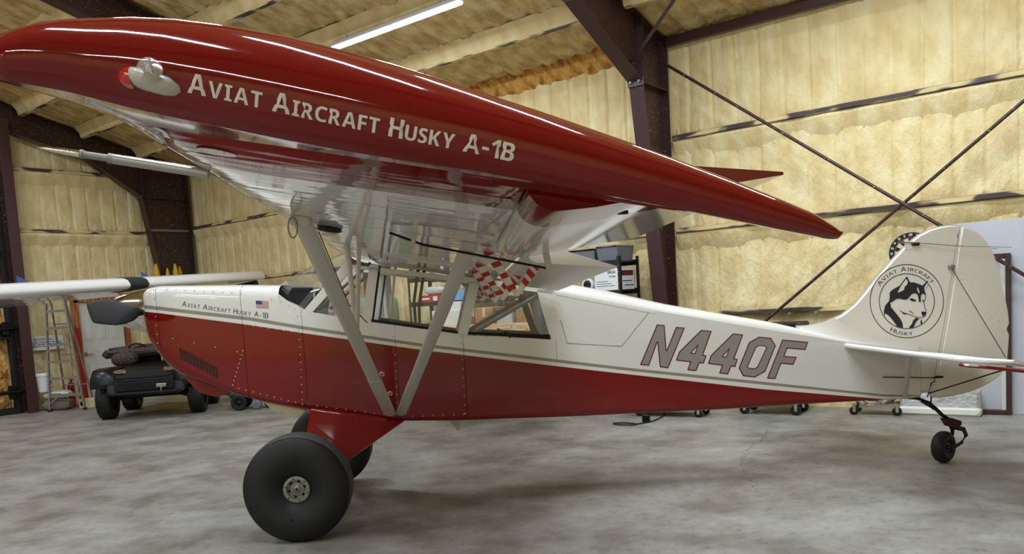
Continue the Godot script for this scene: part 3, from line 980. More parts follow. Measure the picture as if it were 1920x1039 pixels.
			if arm[1] == 0.0:
				var hst := S()
				lathe(hst, [[0, 0.007], [0.009, 0.007], [0.009, 0.007], [0.009, -0.011], [0, -0.011]], Transform3D(Basis(Vector3.RIGHT, PI / 2), Vector3(pv.x, pv.y, s * z + 0.003)), 12)
				obj("pivot_bolt", hst, M["black_paint"], w)
	# struts
	var side_z := Vector3(0, 0, s)
	var f0 := Vector3(0.63, 0.778, 0.40 * s)
	var f1 := wing_pt(0.115, -0.004, 2.95); f1.z *= s
	var r0 := Vector3(0.715, 0.776, 0.40 * s)
	var r1 := wing_pt(0.585, -0.004, 2.85); r1.z *= s
	st = S(); airfoil_bar(st, f0, f1, 0.098, 0.036, Vector3(-1, 0.2, 0))
	var fs := obj("front_strut", st, M["strut_paint"], w)
	st = S(); airfoil_bar(st, f0, f0.lerp(f1, 0.27), 0.102, 0.040, Vector3(-1, 0.2, 0))
	obj("strut_cuff", st, M["strut_paint"], w)
	st = S(); airfoil_bar(st, r0, r1, 0.075, 0.032, Vector3(-1, 0.2, 0))
	obj("rear_strut", st, M["strut_paint"], w)
	st = S(); airfoil_bar(st, r0, r0.lerp(r1, 0.27), 0.079, 0.036, Vector3(-1, 0.2, 0))
	obj("strut_cuff", st, M["strut_paint"], w)
	for e in [[f1, 0.09], [r1, 0.07]]:
		st = S()
		box(st, e[0] + Vector3(0, -0.012, 0), Vector3(e[1], 0.05, 0.05), Basis(Vector3(0, 0, 1), -ALPHA), 0.008)
		obj("strut_fitting", st, M["strut_paint"], w)
	st = S()
	for k in [0.32, 0.72]:
		var ey := f0.lerp(f1, k * 0.35 + 0.02) + Vector3(0.055, 0.03, 0)
		lathe(st, [[0.008, 0.004], [0.018, 0.004], [0.018, -0.004], [0.008, -0.004]], Transform3D(Basis(Vector3.RIGHT, PI / 2), ey), 12)
	obj("step_eye", st, M["screw"], w)
	# jury strut braces
	st = S()
	var j0 := f0.lerp(f1, 0.50)
	var j1 := wing_pt(0.14, 0.0, 1.68); j1.z *= s
	var j2 := r0.lerp(r1, 0.52)
	airfoil_bar(st, j0, j1, 0.034, 0.016, Vector3(-1, 0, 0))
	airfoil_bar(st, j0 + Vector3(0, 0.02, 0), j1 + Vector3(0.10, 0.01, 0.28 * s), 0.026, 0.014, Vector3(-1, 0, 0))
	obj("jury_strut", st, M["strut_paint"], w)
	if s < 0: return
	# tie-down ring at the strut head
	st = S()
	var ring := []
	for k in 13:
		var a := TAU * k / 12.0
		ring.append(Vector3(0.438 + sin(a) * 0.020, 1.965 + cos(a) * 0.045, 2.98))
	tube(st, ring, 0.004, 6, false)
	obj("tie_down_ring", st, M["dull_alloy"], w)
	# pitot probe ahead of the leading edge
	st = S()
	tube(st, [Vector3(-0.20, 2.176, 3.92), Vector3(-0.17, 2.170, 3.92), Vector3(-0.115, 2.158, 3.92), Vector3(-0.06, 2.146, 3.92), Vector3(-0.058, 2.1455, 3.92)], [0.0008, 0.006, 0.0105, 0.012, 0.012], 16)
	var pit := obj("pitot_probe", st, M["chrome"], w)
	st = S()
	tube(st, [Vector3(-0.062, 2.147, 3.92), Vector3(-0.052, 2.145, 3.92)], 0.0145, 16)
	tube(st, [Vector3(-0.06, 2.146, 3.92), Vector3(0.032, 2.126, 3.92)], 0.0115, 16)
	tube(st, [Vector3(0.025, 2.128, 3.92), Vector3(0.042, 2.124, 3.92)], 0.0165, 16)
	obj("pitot_collar", st, M["dull_alloy"], w)
	st = S()
	tube(st, [Vector3(0.03, 2.127, 3.92), Vector3(0.34, 2.060, 3.92)], 0.0160, 16)
	obj("pitot_mast", st, M["alloy"], w)
	# aileron push rod, idler and horn
	st = S()
	tube(st, [Vector3(0.86, 1.915, 3.0), Vector3(1.0, 1.86, 2.92), Vector3(1.575, 1.722, 2.80)], 0.0055, 8)
	obj("push_rod", st, M["dark_steel"], w)
	st = S()
	box(st, wing_pt(0.43, -0.014, 2.95), Vector3(0.022, 0.075, 0.012), Basis(Vector3(0, 0, 1), -ALPHA), 0.003)
	obj("rod_guide", st, M["strut_paint"], w)
	st = S()
	bar(st, Vector3(1.555, 1.835, 2.815), Vector3(1.575, 1.715, 2.805), 0.03, 0.014, Vector3.RIGHT, 0.003)
	obj("aileron_horn", st, M["strut_paint"], w)
	# cable bell-crank plate by the strut head, and its cable to the cabin
	st = S()
	lathe(st, [[0.0, 0.014], [0.05, 0.014], [0.062, 0.008], [0.056, 0.0], [0.062, -0.008], [0.05, -0.014], [0.0, -0.014]], Transform3D(Basis(Vector3(0, 0, 1), -0.2) * Basis(Vector3.RIGHT, 0.15), Vector3(0.555, 1.985, 2.62)), 24)
	var bc := obj("bell_crank", st, M["black_paint"], w)
	st = S()
	bar(st, Vector3(0.44, 2.0, 2.62), Vector3(0.56, 1.975, 2.63), 0.012, 0.03, Vector3.UP, 0.003)
	bar(st, Vector3(0.52, 1.966, 2.60), Vector3(0.585, 1.955, 2.66), 0.006, 0.012, Vector3.UP)
	obj("crank_arm", st, M["cream"], bc)
	st = S()
	tube(st, [Vector3(0.50, 1.975, 2.62), Vector3(0.52, 1.62, 1.70), Vector3(0.60, 1.50, 1.45)], 0.003, 6)
	obj("control_cable", st, M["black_paint"], w)
	# inspection covers: rings on the under skin
	for c in [[0.14, 4.38], [0.52, 4.36]]:
		st = S()
		var p := wing_pt(c[0], -0.0006, c[1])
		var ub := Basis(Vector3(0, 0, 1), -ALPHA)
		lathe(st, [[0.0, -0.001], [0.052, -0.001], [0.052, -0.001], [0.054, 0.002]], Transform3D(ub, p), 32)
		obj("inspection_cover", st, M["red_skin"], w)
	st = S()
	lathe(st, [[0.0, -0.001], [0.018, -0.001], [0.02, 0.004]], Transform3D(Basis(Vector3(0, 0, 1), -0.06), Vector3(1.62, 1.829, 4.15)), 16)
	obj("drain_hole", st, M["black_matte"], w)
	# tip light: red lens, alloy body, clear dome
	st = S()
	rings = []
	for q in [[-0.035, 0.020], [-0.030, 0.026], [-0.01, 0.029], [0.03, 0.029], [0.055, 0.024], [0.072, 0.012], [0.076, 0.002]]:
		var r := PackedVector3Array()
		for k in 16:
			var a := TAU * k / 16.0
			r.append(tip_pt(0.508, 0.245) + Vector3(q[0] * 0.80, sin(a) * q[1] * 0.72 - q[0] * 0.22, cos(a) * q[1] * 1.25 - 0.006 - q[0] * 0.2))
		rings.append(r)
	loft(st, rings, true, true)
	obj("tip_light_body", st, M["strut_paint"], w)
	st = S()
	rings = []
	for k in 7:
		var a := PI / 2 * k / 6.0
		var r := PackedVector3Array()
		var rr := cos(a) * 0.025
		for j in 18:
			var b := TAU * j / 18.0
			var flute := 1.0 + 0.05 * cos(b * 9.0)
			r.append(tip_pt(0.508, 0.245) + Vector3(-0.025 - sin(a) * 0.032, sin(b) * rr * flute * 0.88 + 0.006, cos(b) * rr * 1.2 * flute))
		rings.append(r)
	loft(st, rings, true, true)
	obj("red_lens", st, M["red_lens"], w)
	st = S()
	var dome := tip_pt(0.508, 0.245) + Vector3(0.014, 0.008, 0.020)
	var pr := []
	for k in 8: pr.append([0.026 * cos(PI / 2 * k / 7.0), 0.031 * sin(PI / 2 * k / 7.0)])
	lathe(st, pr, Transform3D(Basis(Vector3.RIGHT, 1.0) * Basis(Vector3.UP, 0.0), dome), 20)
	obj("clear_lens", st, M["clear_lens"], w)
	st = S()
	lathe(st, [[0.0, 0.002], [0.024, 0.002], [0.024, 0.002], [0.0, 0.008]], Transform3D(Basis(Vector3.RIGHT, 1.0), dome), 16)
	tube(st, [dome, dome + Vector3(0, 0.018, 0.014)], 0.007, 8)
	obj("lamp_reflector", st, M["chrome"], w)
	# lettering along the tip
	st = S()
	var put := func(u: float, v: float) -> Vector3:
		var x := 0.580 + u * 0.982
		var h := tab(x, T_UP) - tab(x, T_LO)
		var t0 := 0.205 - 0.078 * u
		var p := tip_pt(x + v * 0.22, t0 + v / (h * 1.25))
		return p + Vector3(0, -0.0002, 0.0016)
	fit_letters(st, "Aviat Aircraft Husky A-1B", 0.039, 0.665, put, true, 0.80, 0.10)
	obj("lettering", st, M["letter_white"], w)

func sheet(called: String, m: String, root: Node, pts: Array, thick := 0.008) -> void:
	# flat plate in the side plane from [x, y] pairs, one on each side of the cabin
	for s in [1.0, -1.0]:
		var st := S()
		var p := PackedVector2Array()
		for q in pts: p.append(Vector2(q[0], q[1]))
		prism(st, p, Vector3(0, 0, s * (0.38 - thick)), Vector3.RIGHT, Vector3.UP, Vector3(0, 0, s * thick))
		obj(called, st, M[m], root)

func pane(called: String, pts: Array, root: Node) -> void:
	for s in [1.0, -1.0]:
		var st := S()
		var p := PackedVector2Array()
		for q in pts: p.append(Vector2(q[0], q[1]))
		flat(st)
		var t := Geometry2D.triangulate_polygon(p)
		for i in t: st.add_vertex(Vector3(p[i].x, p[i].y, s * 0.374))
		obj(called, st, M["glazing"], root)

func fasteners(st: SurfaceTool, x: float, y: float, r := 0.0055) -> void:
	for s in [1.0, -1.0]:
		var c := side_pt(x, y, s)
		lathe(st, [[0.0, 0.004], [r * 0.7, 0.0032], [r, 0.0], ], Transform3D(Basis(Vector3.RIGHT, s * PI / 2), c), 8)

func airplane() -> void:
	var root := thing("airplane", "red and white high-wing taildragger airplane on fat black tires, lettered N440F", "airplane", Vector3(-5.1755, 0, -4.3154), deg_to_rad(41.2))
	var st := S()
	var segs := [["nose_bowl", -1.205, -1.075, 14], ["cowling", -1.0725, -0.432, 24], ["firewall_panel", -0.429, 0.014, 14], ["side_panel", 0.017, 0.706, 14], ["side_panel", 0.709, 1.218, 8], ["tail_cone", 1.221, 4.93, 46]]
	for g in segs:
		var cowl: bool = g[1] < 0.0
		st = S()
		strip(st, g[1], g[2], g[3], sec_lower)
		if g[0] == "nose_bowl":
			# front face round the spinner
			var rg := PackedVector3Array()
			var lo := sec_lower(-1.205)
			var up := sec_cowl_top(-1.205)
			for p in lo: rg.append(p)
			for p in up: rg.append(p)
			flat(st)
			for s in [1.0, -1.0]:
				for i in rg.size() - 1:
					tri(st, Vector3(-1.205, 1.66, 0), rg[i] * Vector3(1, 1, s), rg[i + 1] * Vector3(1, 1, s))
		var low := obj(g[0], st, M["red_paint"], root)
		if cowl:
			st = S()
			strip(st, g[1], g[2] if g[0] != "firewall_panel" else -0.145, g[3], sec_cowl_top)
			obj("white_top", st, M["white_paint"], low)
		for s in [1.0, -1.0]:
			st = S()
			strip(st, g[1], g[2], g[3], func(x): return sec_band(T_RED, T_T0, x), [s])
			obj("white_line", st, M["white_paint"], low)
			st = S()
			strip(st, g[1], g[2], g[3], func(x): return sec_band(T_T0, T_T1, x), [s])
			obj("pinstripe", st, M["taupe_paint"], low)
			if g[0] == "nose_bowl" or g[0] == "cowling": continue
			st = S()
			if g[0] == "firewall_panel": strip(st, -0.145, g[2], 8, sec_side, [s])
			elif g[0] == "side_panel": strip(st, g[1], g[2], g[3], sec_side, [s])
			else:
				strip(st, 1.2215, 1.9245, 10, sec_side, [s])
				strip(st, 1.927, g[2], g[3], sec_side, [s])
			obj("white_side", st, M["white_paint"], low)
	# turtle deck with its riveted edge
	st = S()
	strip(st, 1.927, 4.93, 46, sec_deck)
	var deck := obj("turtle_deck", st, M["white_paint"], root)
	for s in [1.0, -1.0]:
		st = S()
		var rr := []
		for i in 40:
			var x := lerpf(1.95, 2.72, i / 39.0)
			var y := tab(x, T_SIDE)
			var w := hw(x)
			rr.append(PackedVector3Array([Vector3(x, y - 0.026, s * (w + 0.0015)), Vector3(x, y - 0.002, s * (w + 0.003)), Vector3(x, y + 0.012, s * (w - 0.006))]))
		loft(st, rr, false, false)
		obj("deck_edge", st, M["white_paint"], deck)
	# cabin: frames, glass, interior
	sheet("windshield_frame", "white_paint", root, [[0.03, 1.598], [0.10, 1.585], [0.432, 1.905], [0.385, 1.955]])
	sheet("door_post", "white_paint", root, [[0.465, 1.500], [0.535, 1.485], [0.625, 1.905], [0.555, 1.915]])
	sheet("door_post", "white_paint", root, [[1.182, 1.352], [1.258, 1.338], [1.372, 1.73], [1.300, 1.745]])
	sheet("rear_frame", "white_paint", root, [[1.885, 1.262], [1.928, 1.256], [1.935, 1.64], [1.80, 1.645]])
	sheet("root_rail", "fabric_white", root, [[0.37, 1.93], [0.40, 1.90], [1.92, 1.605], [1.93, 1.66]], 0.03)
	sheet("window_channel", "dark_steel", root, [[0.535, 1.484], [1.185, 1.350], [1.185, 1.372], [0.535, 1.506]], 0.012)
	sheet("window_channel", "dark_steel", root, [[1.258, 1.335], [1.89, 1.262], [1.885, 1.300], [1.262, 1.362]], 0.012)
	sheet("window_channel", "dark_steel", root, [[0.54, 1.49], [0.555, 1.49], [0.64, 1.90], [0.622, 1.90]], 0.014)
	pane("side_window", [[0.10, 1.588], [0.47, 1.505], [0.555, 1.91], [0.43, 1.905]], root)
	pane("door_window", [[0.53, 1.495], [1.185, 1.365], [1.30, 1.745], [0.62, 1.88]], root)
	pane("rear_window", [[1.258, 1.345], [1.885, 1.275], [1.80, 1.64], [1.37, 1.73]], root)
	st = S()
	smooth(st)
	var ws := []
	for k in 17:
		var a := lerpf(-1, 1, k / 16.0)
		var b0 := Vector3(lerpf(-0.20, 0.035, pow(absf(a), 2.2)), lerpf(1.815, 1.61, pow(absf(a), 2.2)), a * 0.376)
		var b2 := Vector3(lerpf(0.33, 0.395, a * a), lerpf(2.04, 1.945, a * a), a * 0.376)
		var mid := b0.lerp(b2, 0.5) + Vector3(-0.012, 0.015, 0)
		ws.append(PackedVector3Array([b0, b0.lerp(mid, 0.5) + Vector3(-0.003, 0.004, 0), mid, mid.lerp(b2, 0.5) + Vector3(-0.003, 0.004, 0), b2]))
	loft(st, ws, false, false)
	obj("windshield", st, M["glazing"], root)
	st = S()
	# glare shield hood and instrument panel
	var gs := []
	for k in 9:
		var a := lerpf(-1, 1, k / 8.0)
		gs.append(PackedVector3Array([Vector3(-0.19 + 0.17 * absf(a), 1.800 - 0.15 * pow(absf(a), 2.0), a * 0.35), Vector3(-0.05, 1.800 - 0.05 * a * a, a * 0.35), Vector3(0.10, 1.780 - 0.03 * a * a, a * 0.35), Vector3(0.13, 1.74 - 0.02 * a * a, a * 0.345)]))
	loft(st, gs, false, false)
	prism(st, V2([-0.10, 1.70, 0.10, 1.585, 0.115, 1.77, -0.04, 1.78]), Vector3(0, 0, 0.335), Vector3.RIGHT, Vector3.UP, Vector3(0, 0, 0.012))
	obj("glare_shield", st, M["black_matte"], root)
	st = S()
	box(st, Vector3(0.115, 1.60, 0), Vector3(0.03, 0.30, 0.66), Basis(Vector3(0, 0, 1), -0.2), 0.008)
	for k in 5: lathe(st, [[0.0, 0.0], [0.03, 0.0], [0.03, 0.0], [0.036, 0.012]], Transform3D(Basis(Vector3(0, 0, 1), -PI / 2 - 0.2), Vector3(0.136, 1.66 - 0.02 * (k % 2), -0.24 + 0.12 * k)), 16)
	obj("instrument_panel", st, M["black_paint"], root)
	for pts in [[Vector3(0.14, 1.60, 0.33), Vector3(0.56, 1.93, 0.33)], [Vector3(0.14, 1.60, -0.33), Vector3(0.56, 1.93, -0.33)], [Vector3(0.864, 1.43, 0.2), Vector3(0.864, 1.62, 0.2), Vector3(0.912, 1.86, 0.2)], [Vector3(0.895, 1.40, 0.2), Vector3(0.90, 1.58, 0.2), Vector3(0.958, 1.85, 0.2)]]:
		st = S()
		tube(st, pts, 0.012, 8)
		obj("cabin_tube", st, M["black_paint"], root)
	for s in [1.0, -1.0]:
		st = S()
		tube(st, [Vector3(1.262, 1.338, s * 0.352), Vector3(1.825, 1.618, s * 0.352)], 0.011, 8)
		obj("diagonal_tube", st, M["dull_alloy"], root)
		st = S()
		tube(st, [Vector3(1.285, 1.332, s * 0.345), Vector3(1.85, 1.612, s * 0.345)], 0.006, 8)
		obj("diagonal_tube", st, M["dull_alloy"], root)
	st = S()
	bar(st, Vector3(1.685, 1.61, 0.33), Vector3(1.785, 1.28, 0.33), 0.050, 0.004, Vector3.RIGHT)
	obj("shoulder_strap", st, M["black_matte"], root)
	st = S()
	box(st, Vector3(1.02, 0.80, 0), Vector3(1.9, 0.02, 0.70))
	obj("cabin_floor", st, M["black_matte"], root)
	for x in [0.72, 1.40]:
		st = S()
		box(st, Vector3(x, 1.02, 0), Vector3(0.42, 0.10, 0.46), Basis(Vector3(0, 0, 1), -0.1), 0.03)
		box(st, Vector3(x + 0.24, 1.16, 0), Vector3(0.09, 0.30, 0.44), Basis(Vector3(0, 0, 1), -0.25), 0.03)
		obj("seat", st, M["black_matte"], root)
	for q in [[1.035, 1.388], [1.568, 1.318]]:
		for s in [1.0, -1.0]:
			st = S()
			box(st, Vector3(q[0], q[1], s * 0.378), Vector3(0.018, 0.05, 0.02), Basis(Vector3(0, 0, 1), 0.5), 0.004)
			box(st, Vector3(q[0] - 0.012, q[1] + 0.015, s * 0.38), Vector3(0.05, 0.014, 0.02), Basis(Vector3(0, 0, 1), -0.5), 0.004)
			obj("window_latch", st, M["black_paint"], root)
	# wing centre section over the cabin
	st = S()
	var cs := []
	for z in [-0.36, 0.0, 0.36]:
		var r := wing_ring(absf(z), 0.16, 1.0)
		for i in r.size(): r[i] = Vector3(r[i].x, r[i].y + (0.0193 * (0.36 - absf(z))) * 0.0, z)
		cs.append(r)
	loft(st, cs, true, true)
	obj("cabin_roof", st, M["fabric_white"], root)
	# spinner and propeller, parked level
	var ax := Basis(Vector3(0, 0, 1), PI / 2 - 0.10)
	var hub := Vector3(-1.210, 1.672, 0)
	st = S()
	lathe(st, [[0.0, 0.385], [0.018, 0.383], [0.045, 0.365], [0.075, 0.335], [0.105, 0.285], [0.130, 0.225], [0.150, 0.155], [0.165, 0.085], [0.171, 0.03], [0.172, 0.0], [0.172, 0.0], [0.0, 0.0]], Transform3D(ax, hub), 48)
	var spn := obj("spinner", st, M["chrome"], root)
	st = S()
	lathe(st, [[0.176, 0.0], [0.176, 0.012], [0.172, 0.018]], Transform3D(ax, hub), 48)
	obj("backplate", st, M["dull_alloy"], spn)
	st = S()
	for k in 12:
		var a := TAU * k / 12.0
		var p := Transform3D(ax, hub) * Vector3(cos(a) * 0.170, 0.028, -sin(a) * 0.170)
		lathe(st, [[0.0, 0.003], [0.004, 0.002], [0.005, 0.0]], Transform3D(ax * Basis(Vector3.UP, a) * Basis(Vector3(0, 0, 1), -PI / 2), p), 8)
	tag(obj("spinner_screws", st, M["dark_steel"], spn), "", "", "", "stuff")
	for s in [1.0, -1.0]:
		st = S()
		var rr := []
		for q in [[0.10, 0.050, 0.050, 0.85], [0.16, 0.062, 0.042, 0.95], [0.22, 0.090, 0.032, 1.02], [0.32, 0.122, 0.022, 1.1], [0.48, 0.150, 0.016, 1.18], [0.64, 0.156, 0.013, 1.24], [0.80, 0.140, 0.010, 1.28], [0.97, 0.116, 0.007, 1.31], [1.005, 0.104, 0.005, 1.315], [1.014, 0.08, 0.003, 1.32]]:
			var r := PackedVector3Array()
			var an: float = q[3] + 0.02
			var cdir := Vector3(-cos(an), sin(an) * 1.0, 0)
			var ndir := Vector3(-sin(an), -cos(an), 0)
			for k in 20:
				var b := TAU * k / 20.0
				r.append(hub + Vector3(-0.085, 0.006, 0) + Vector3(0, 0, s * q[0]) + cdir * cos(b) * q[1] * 0.5 * 1.28 + ndir * sin(b) * q[2])
			rr.append(r)
		loft(st, rr, true, true)
		obj("propeller_blade", st, M["black_matte"], root)
	# cowl details
	for k in 12:
		var u := k / 11.0
		var x := lerpf(-0.915, -0.655, u)
		var y := lerpf(1.337, 1.178, u)
		st = S()
		for s in [1.0]:
			var c := side_pt(x, y, s)
			prism(st, V2([-0.010, -0.044, 0.005, -0.044, 0.005, 0.044, -0.010, 0.044]), c - Vector3(0, 0, s * 0.004), Vector3.RIGHT, Vector3.UP, Vector3(0, 0, s * 0.0065))
		var lv := obj("louver", st, M["black_matte"], root)
		st = S()
		for s in [1.0]:
			var c := side_pt(x, y, s)
			loft(st, [PackedVector3Array([c + Vector3(0.002, 0.043, 0), c + Vector3(0.0035, 0.040, s * 0.005), c + Vector3(0.008, 0.040, 0)]), PackedVector3Array([c + Vector3(0.002, -0.043, 0), c + Vector3(0.0035, -0.040, s * 0.005), c + Vector3(0.008, -0.040, 0)])], true, true)
		obj("louver_lip", st, M["red_paint"], lv)
	st = S()
	prism(st, V2([-0.93, 1.19, -0.62, 1.05, -0.60, 1.00, -0.70, 0.985, -0.83, 1.03, -0.91, 1.13]), Vector3(0, 0, -0.13), Vector3.RIGHT, Vector3.UP, Vector3(0, 0, 0.42))
	obj("exhaust_scoop", st, M["red_paint"], root)
	st = S()
	prism(st, V2([-0.35, 0.94, -0.02, 0.84, -0.06, 0.80, -0.27, 0.845]), Vector3(0, 0, -0.30), Vector3.RIGHT, Vector3.UP, Vector3(0, 0, 0.6))
	obj("cowl_flap", st, M["cream"], root)
	st = S()
	prism(st, V2([1.07, 0.66, 1.165, 0.655, 1.155, 0.555, 1.135, 0.553]), Vector3(0, 0, -0.006), Vector3.RIGHT, Vector3.UP, Vector3(0, 0, 0.012))
	obj("drain_fin", st, M["strut_paint"], root)
	# fasteners in rows along the panel seams
	st = S()
	for k in 9: fasteners(st, lerpf(-0.445, -0.545, k / 8.0), lerpf(1.33, 1.075, k / 8.0))
	for k in 9: fasteners(st, lerpf(-0.012, -0.028, k / 8.0), lerpf(1.385, 0.93, k / 8.0))
	for k in 4: fasteners(st, lerpf(-0.97, -0.49, k / 3.0), lerpf(1.455, 1.325, k / 3.0))
	for k in 10: fasteners(st, lerpf(-0.50, -0.03, k / 9.0), lerpf(1.045, 0.895, k / 9.0))
	for k in 8: fasteners(st, lerpf(0.08, 0.58, k / 7.0), lerpf(0.875, 0.775, k / 7.0))
	for k in 7: fasteners(st, 0.700 - 0.002 * k, lerpf(1.22, 0.86, k / 6.0))
	for k in 8: fasteners(st, lerpf(1.208, 1.20, k / 7.0), lerpf(1.22, 0.74, k / 7.0))
	for k in 6: fasteners(st, lerpf(0.80, 1.19, k / 5.0), lerpf(0.745, 0.735, k / 5.0))
	for k in 8: fasteners(st, lerpf(-0.41, -0.01, k / 7.0), lerpf(1.521, 1.436, k / 7.0), 0.0045)
	for k in 3: fasteners(st, -0.012, lerpf(1.565, 1.46, k / 2.0), 0.0045)
	for q in [[0.69, 1.36], [1.205, 1.33], [1.205, 1.28], [-0.20, 1.705], [-0.13, 1.68], [-0.07, 1.645], [-0.03, 1.62]]: fasteners(st, q[0], q[1], 0.0045)
	for k in 9: fasteners(st, lerpf(-0.98, -0.42, k / 8.0), lerpf(1.826, 1.762, k / 8.0), 0.005)
	for k in 8: fasteners(st, lerpf(-1.085, -1.095, k / 7.0), lerpf(1.83, 1.36, k / 7.0), 0.005)
	for k in 8: fasteners(st, lerpf(2.0, 2.66, k / 7.0), lerpf(1.603, 1.432, k / 7.0), 0.004)
	for q in [[1.97, 1.40], [2.03, 1.225], [2.22, 1.20], [2.41, 1.18], [2.55, 1.30]]: fasteners(st, q[0], q[1], 0.005)
	tag(obj("fasteners", st, M["screw"], root), "", "", "", "stuff")
	# baggage hatch outline
	st = S()
	var hatch := [[1.975, 1.575], [1.975, 1.390], [2.01, 1.226], [2.436, 1.172], [2.672, 1.425]]
	for s in [1.0, -1.0]:
		for i in 4:
			var a := side_pt(hatch[i][0], hatch[i][1], s)
			var b := side_pt(hatch[i + 1][0], hatch[i + 1][1], s)
			bar(st, a, b, 0.004, 0.003, Vector3.UP)
	obj("hatch_seam", st, M["taupe_paint"], root)
	# main gear
	for s in [1.0, -1.0]:
		st = S()
		var gx := [[Vector3(0.03, 0.855, 0.384), Vector3(-0.03, 0.40, 0.80)], [Vector3(0.05, 0.852, 0.392), Vector3(-0.02, 0.40, 0.815)], [Vector3(0.36, 0.795, 0.388), Vector3(0.02, 0.38, 0.81)], [Vector3(0.735, 0.715, 0.380), Vector3(0.07, 0.362, 0.80)], [Vector3(0.72, 0.700, 0.350), Vector3(0.07, 0.355, 0.785)], [Vector3(0.36, 0.770, 0.345), Vector3(0.02, 0.36, 0.785)], [Vector3(0.05, 0.830, 0.345), Vector3(-0.02, 0.385, 0.785)]]
		var rr := []
		for t in 6:
			var r := PackedVector3Array()
			for e in gx: r.append((e[0].lerp(e[1], t / 5.0)) * Vector3(1, 1, s))
			rr.append(r)
		loft(st, rr, true, true, false)
		var gear := obj("gear_leg", st, M["red_paint"], root)
		st = S()
		var cuff := []
		for i in 7:
			var x := lerpf(0.035, 0.60, i / 6.0)
			var y := lerpf(0.862, 0.752, i / 6.0)
			var dp := lerpf(0.075, 0.045, i / 6.0)
			cuff.append(PackedVector3Array([Vector3(x, y, s * 0.380), Vector3(x, y - 0.004, s * 0.394), Vector3(x, y - dp * 0.35, s * 0.402), Vector3(x, y - dp, s * 0.406)]))
		loft(st, cuff, false, false)
		obj("gear_cuff", st, M["red_paint"], gear)
		st = S()
		tube(st, [Vector3(-0.012, 0.372, s * 0.72), Vector3(-0.012, 0.372, s * 0.975)], 0.022, 12)
		obj("axle", st, M["dark_steel"], gear)
		var wh := Node3D.new()
		wh.name = "main_wheel"
		wh.position = Vector3(-0.012, 0.374, s * 0.89)
		root.add_child(wh, true)
		var xf := Transform3D(Basis(Vector3.RIGHT, s * PI / 2), Vector3.ZERO)
		st = S()
		var tp := [[0.085, -0.09], [0.12, -0.125], [0.18, -0.155], [0.24, -0.165], [0.30, -0.158], [0.343, -0.135], [0.362, -0.118], [0.362, -0.118], [0.371, -0.09], [0.374, -0.04], [0.374, 0.04], [0.371, 0.09], [0.362, 0.118], [0.362, 0.118], [0.343, 0.135], [0.30, 0.158], [0.24, 0.165], [0.18, 0.155], [0.12, 0.125], [0.085, 0.09]]
		lathe(st, tp, xf, 72)
		# the tire sags a little where it bears on the floor
		var tm := obj("tire", flatten_bottom(st, 0.372), M["rubber"], wh)
		st = S()
		lathe(st, [[0.3650, -0.117], [0.3735, -0.09], [0.3765, -0.05], [0.3765, 0.05], [0.3735, 0.09], [0.3650, 0.117]], xf, 72)
		obj("tread", flatten_bottom(st, 0.3725), M["worn_rubber"], wh)
		st = S()
		lathe(st, [[0.078, 0.085], [0.093, 0.098], [0.093, 0.098], [0.095, 0.108], [0.090, 0.112], [0.070, 0.110], [0.070, 0.110], [0.064, 0.080], [0.064, 0.080], [0.050, 0.076], [0.046, 0.086], [0.046, 0.086], [0.032, 0.088], [0.032, 0.088], [0.028, 0.096], [0.0, 0.096]], xf, 40)
		var hb := obj("hub", st, M["dull_alloy"], wh)
		st = S()
		for k in 6:
			var a := TAU * k / 6.0 + 0.3
			lathe(st, [[0.0, 0.116], [0.004, 0.115], [0.005, 0.111]], xf * Transform3D(Basis(), Vector3(cos(a) * 0.08, 0, sin(a) * 0.08)), 8)
			lathe(st, [[0.0, 0.084], [0.009, 0.084], [0.009, 0.076]], xf * Transform3D(Basis(), Vector3(cos(a + 0.5) * 0.055, 0, sin(a + 0.5) * 0.055)), 10)
		lathe(st, [[0.0, 0.101], [0.010, 0.101], [0.010, 0.094]], xf, 6)
		tag(obj("hub_bolts", st, M["dark_steel"], wh), "", "", "", "stuff")
		st = S()
		var vp := Vector3(-0.045, -0.20, s * 0.158)
		lathe(st, [[0.0, 0.012], [0.006, 0.010], [0.011, 0.0], [0.011, -0.01]], Transform3D(Basis(Vector3.RIGHT, s * PI / 2), vp), 10)
		obj("valve", st, M["black_paint"], wh)
	tail(root)
	decals(root)
	wing(root, 1.0)
	wing(root, -1.0)

func flatten_bottom(st: SurfaceTool, r: float) -> SurfaceTool:
	# press the vertices below the contact plane up to it
	st.generate_normals()
	var arr := st.commit_to_arrays()
	var vs: PackedVector3Array = arr[Mesh.ARRAY_VERTEX]
	var out := S()
	smooth(out)
	var ix: PackedInt32Array = arr[Mesh.ARRAY_INDEX] if arr[Mesh.ARRAY_INDEX] else PackedInt32Array(range(vs.size()))
	var ns: PackedVector3Array = arr[Mesh.ARRAY_NORMAL]
	for i in ix:
		var v := vs[i]
		if v.y < -r + 0.012:
			v.z *= 1.02
			v.y = maxf(v.y, -r + 0.012 * 0.0) if v.y < -r else v.y
		out.add_vertex(v)
	return out

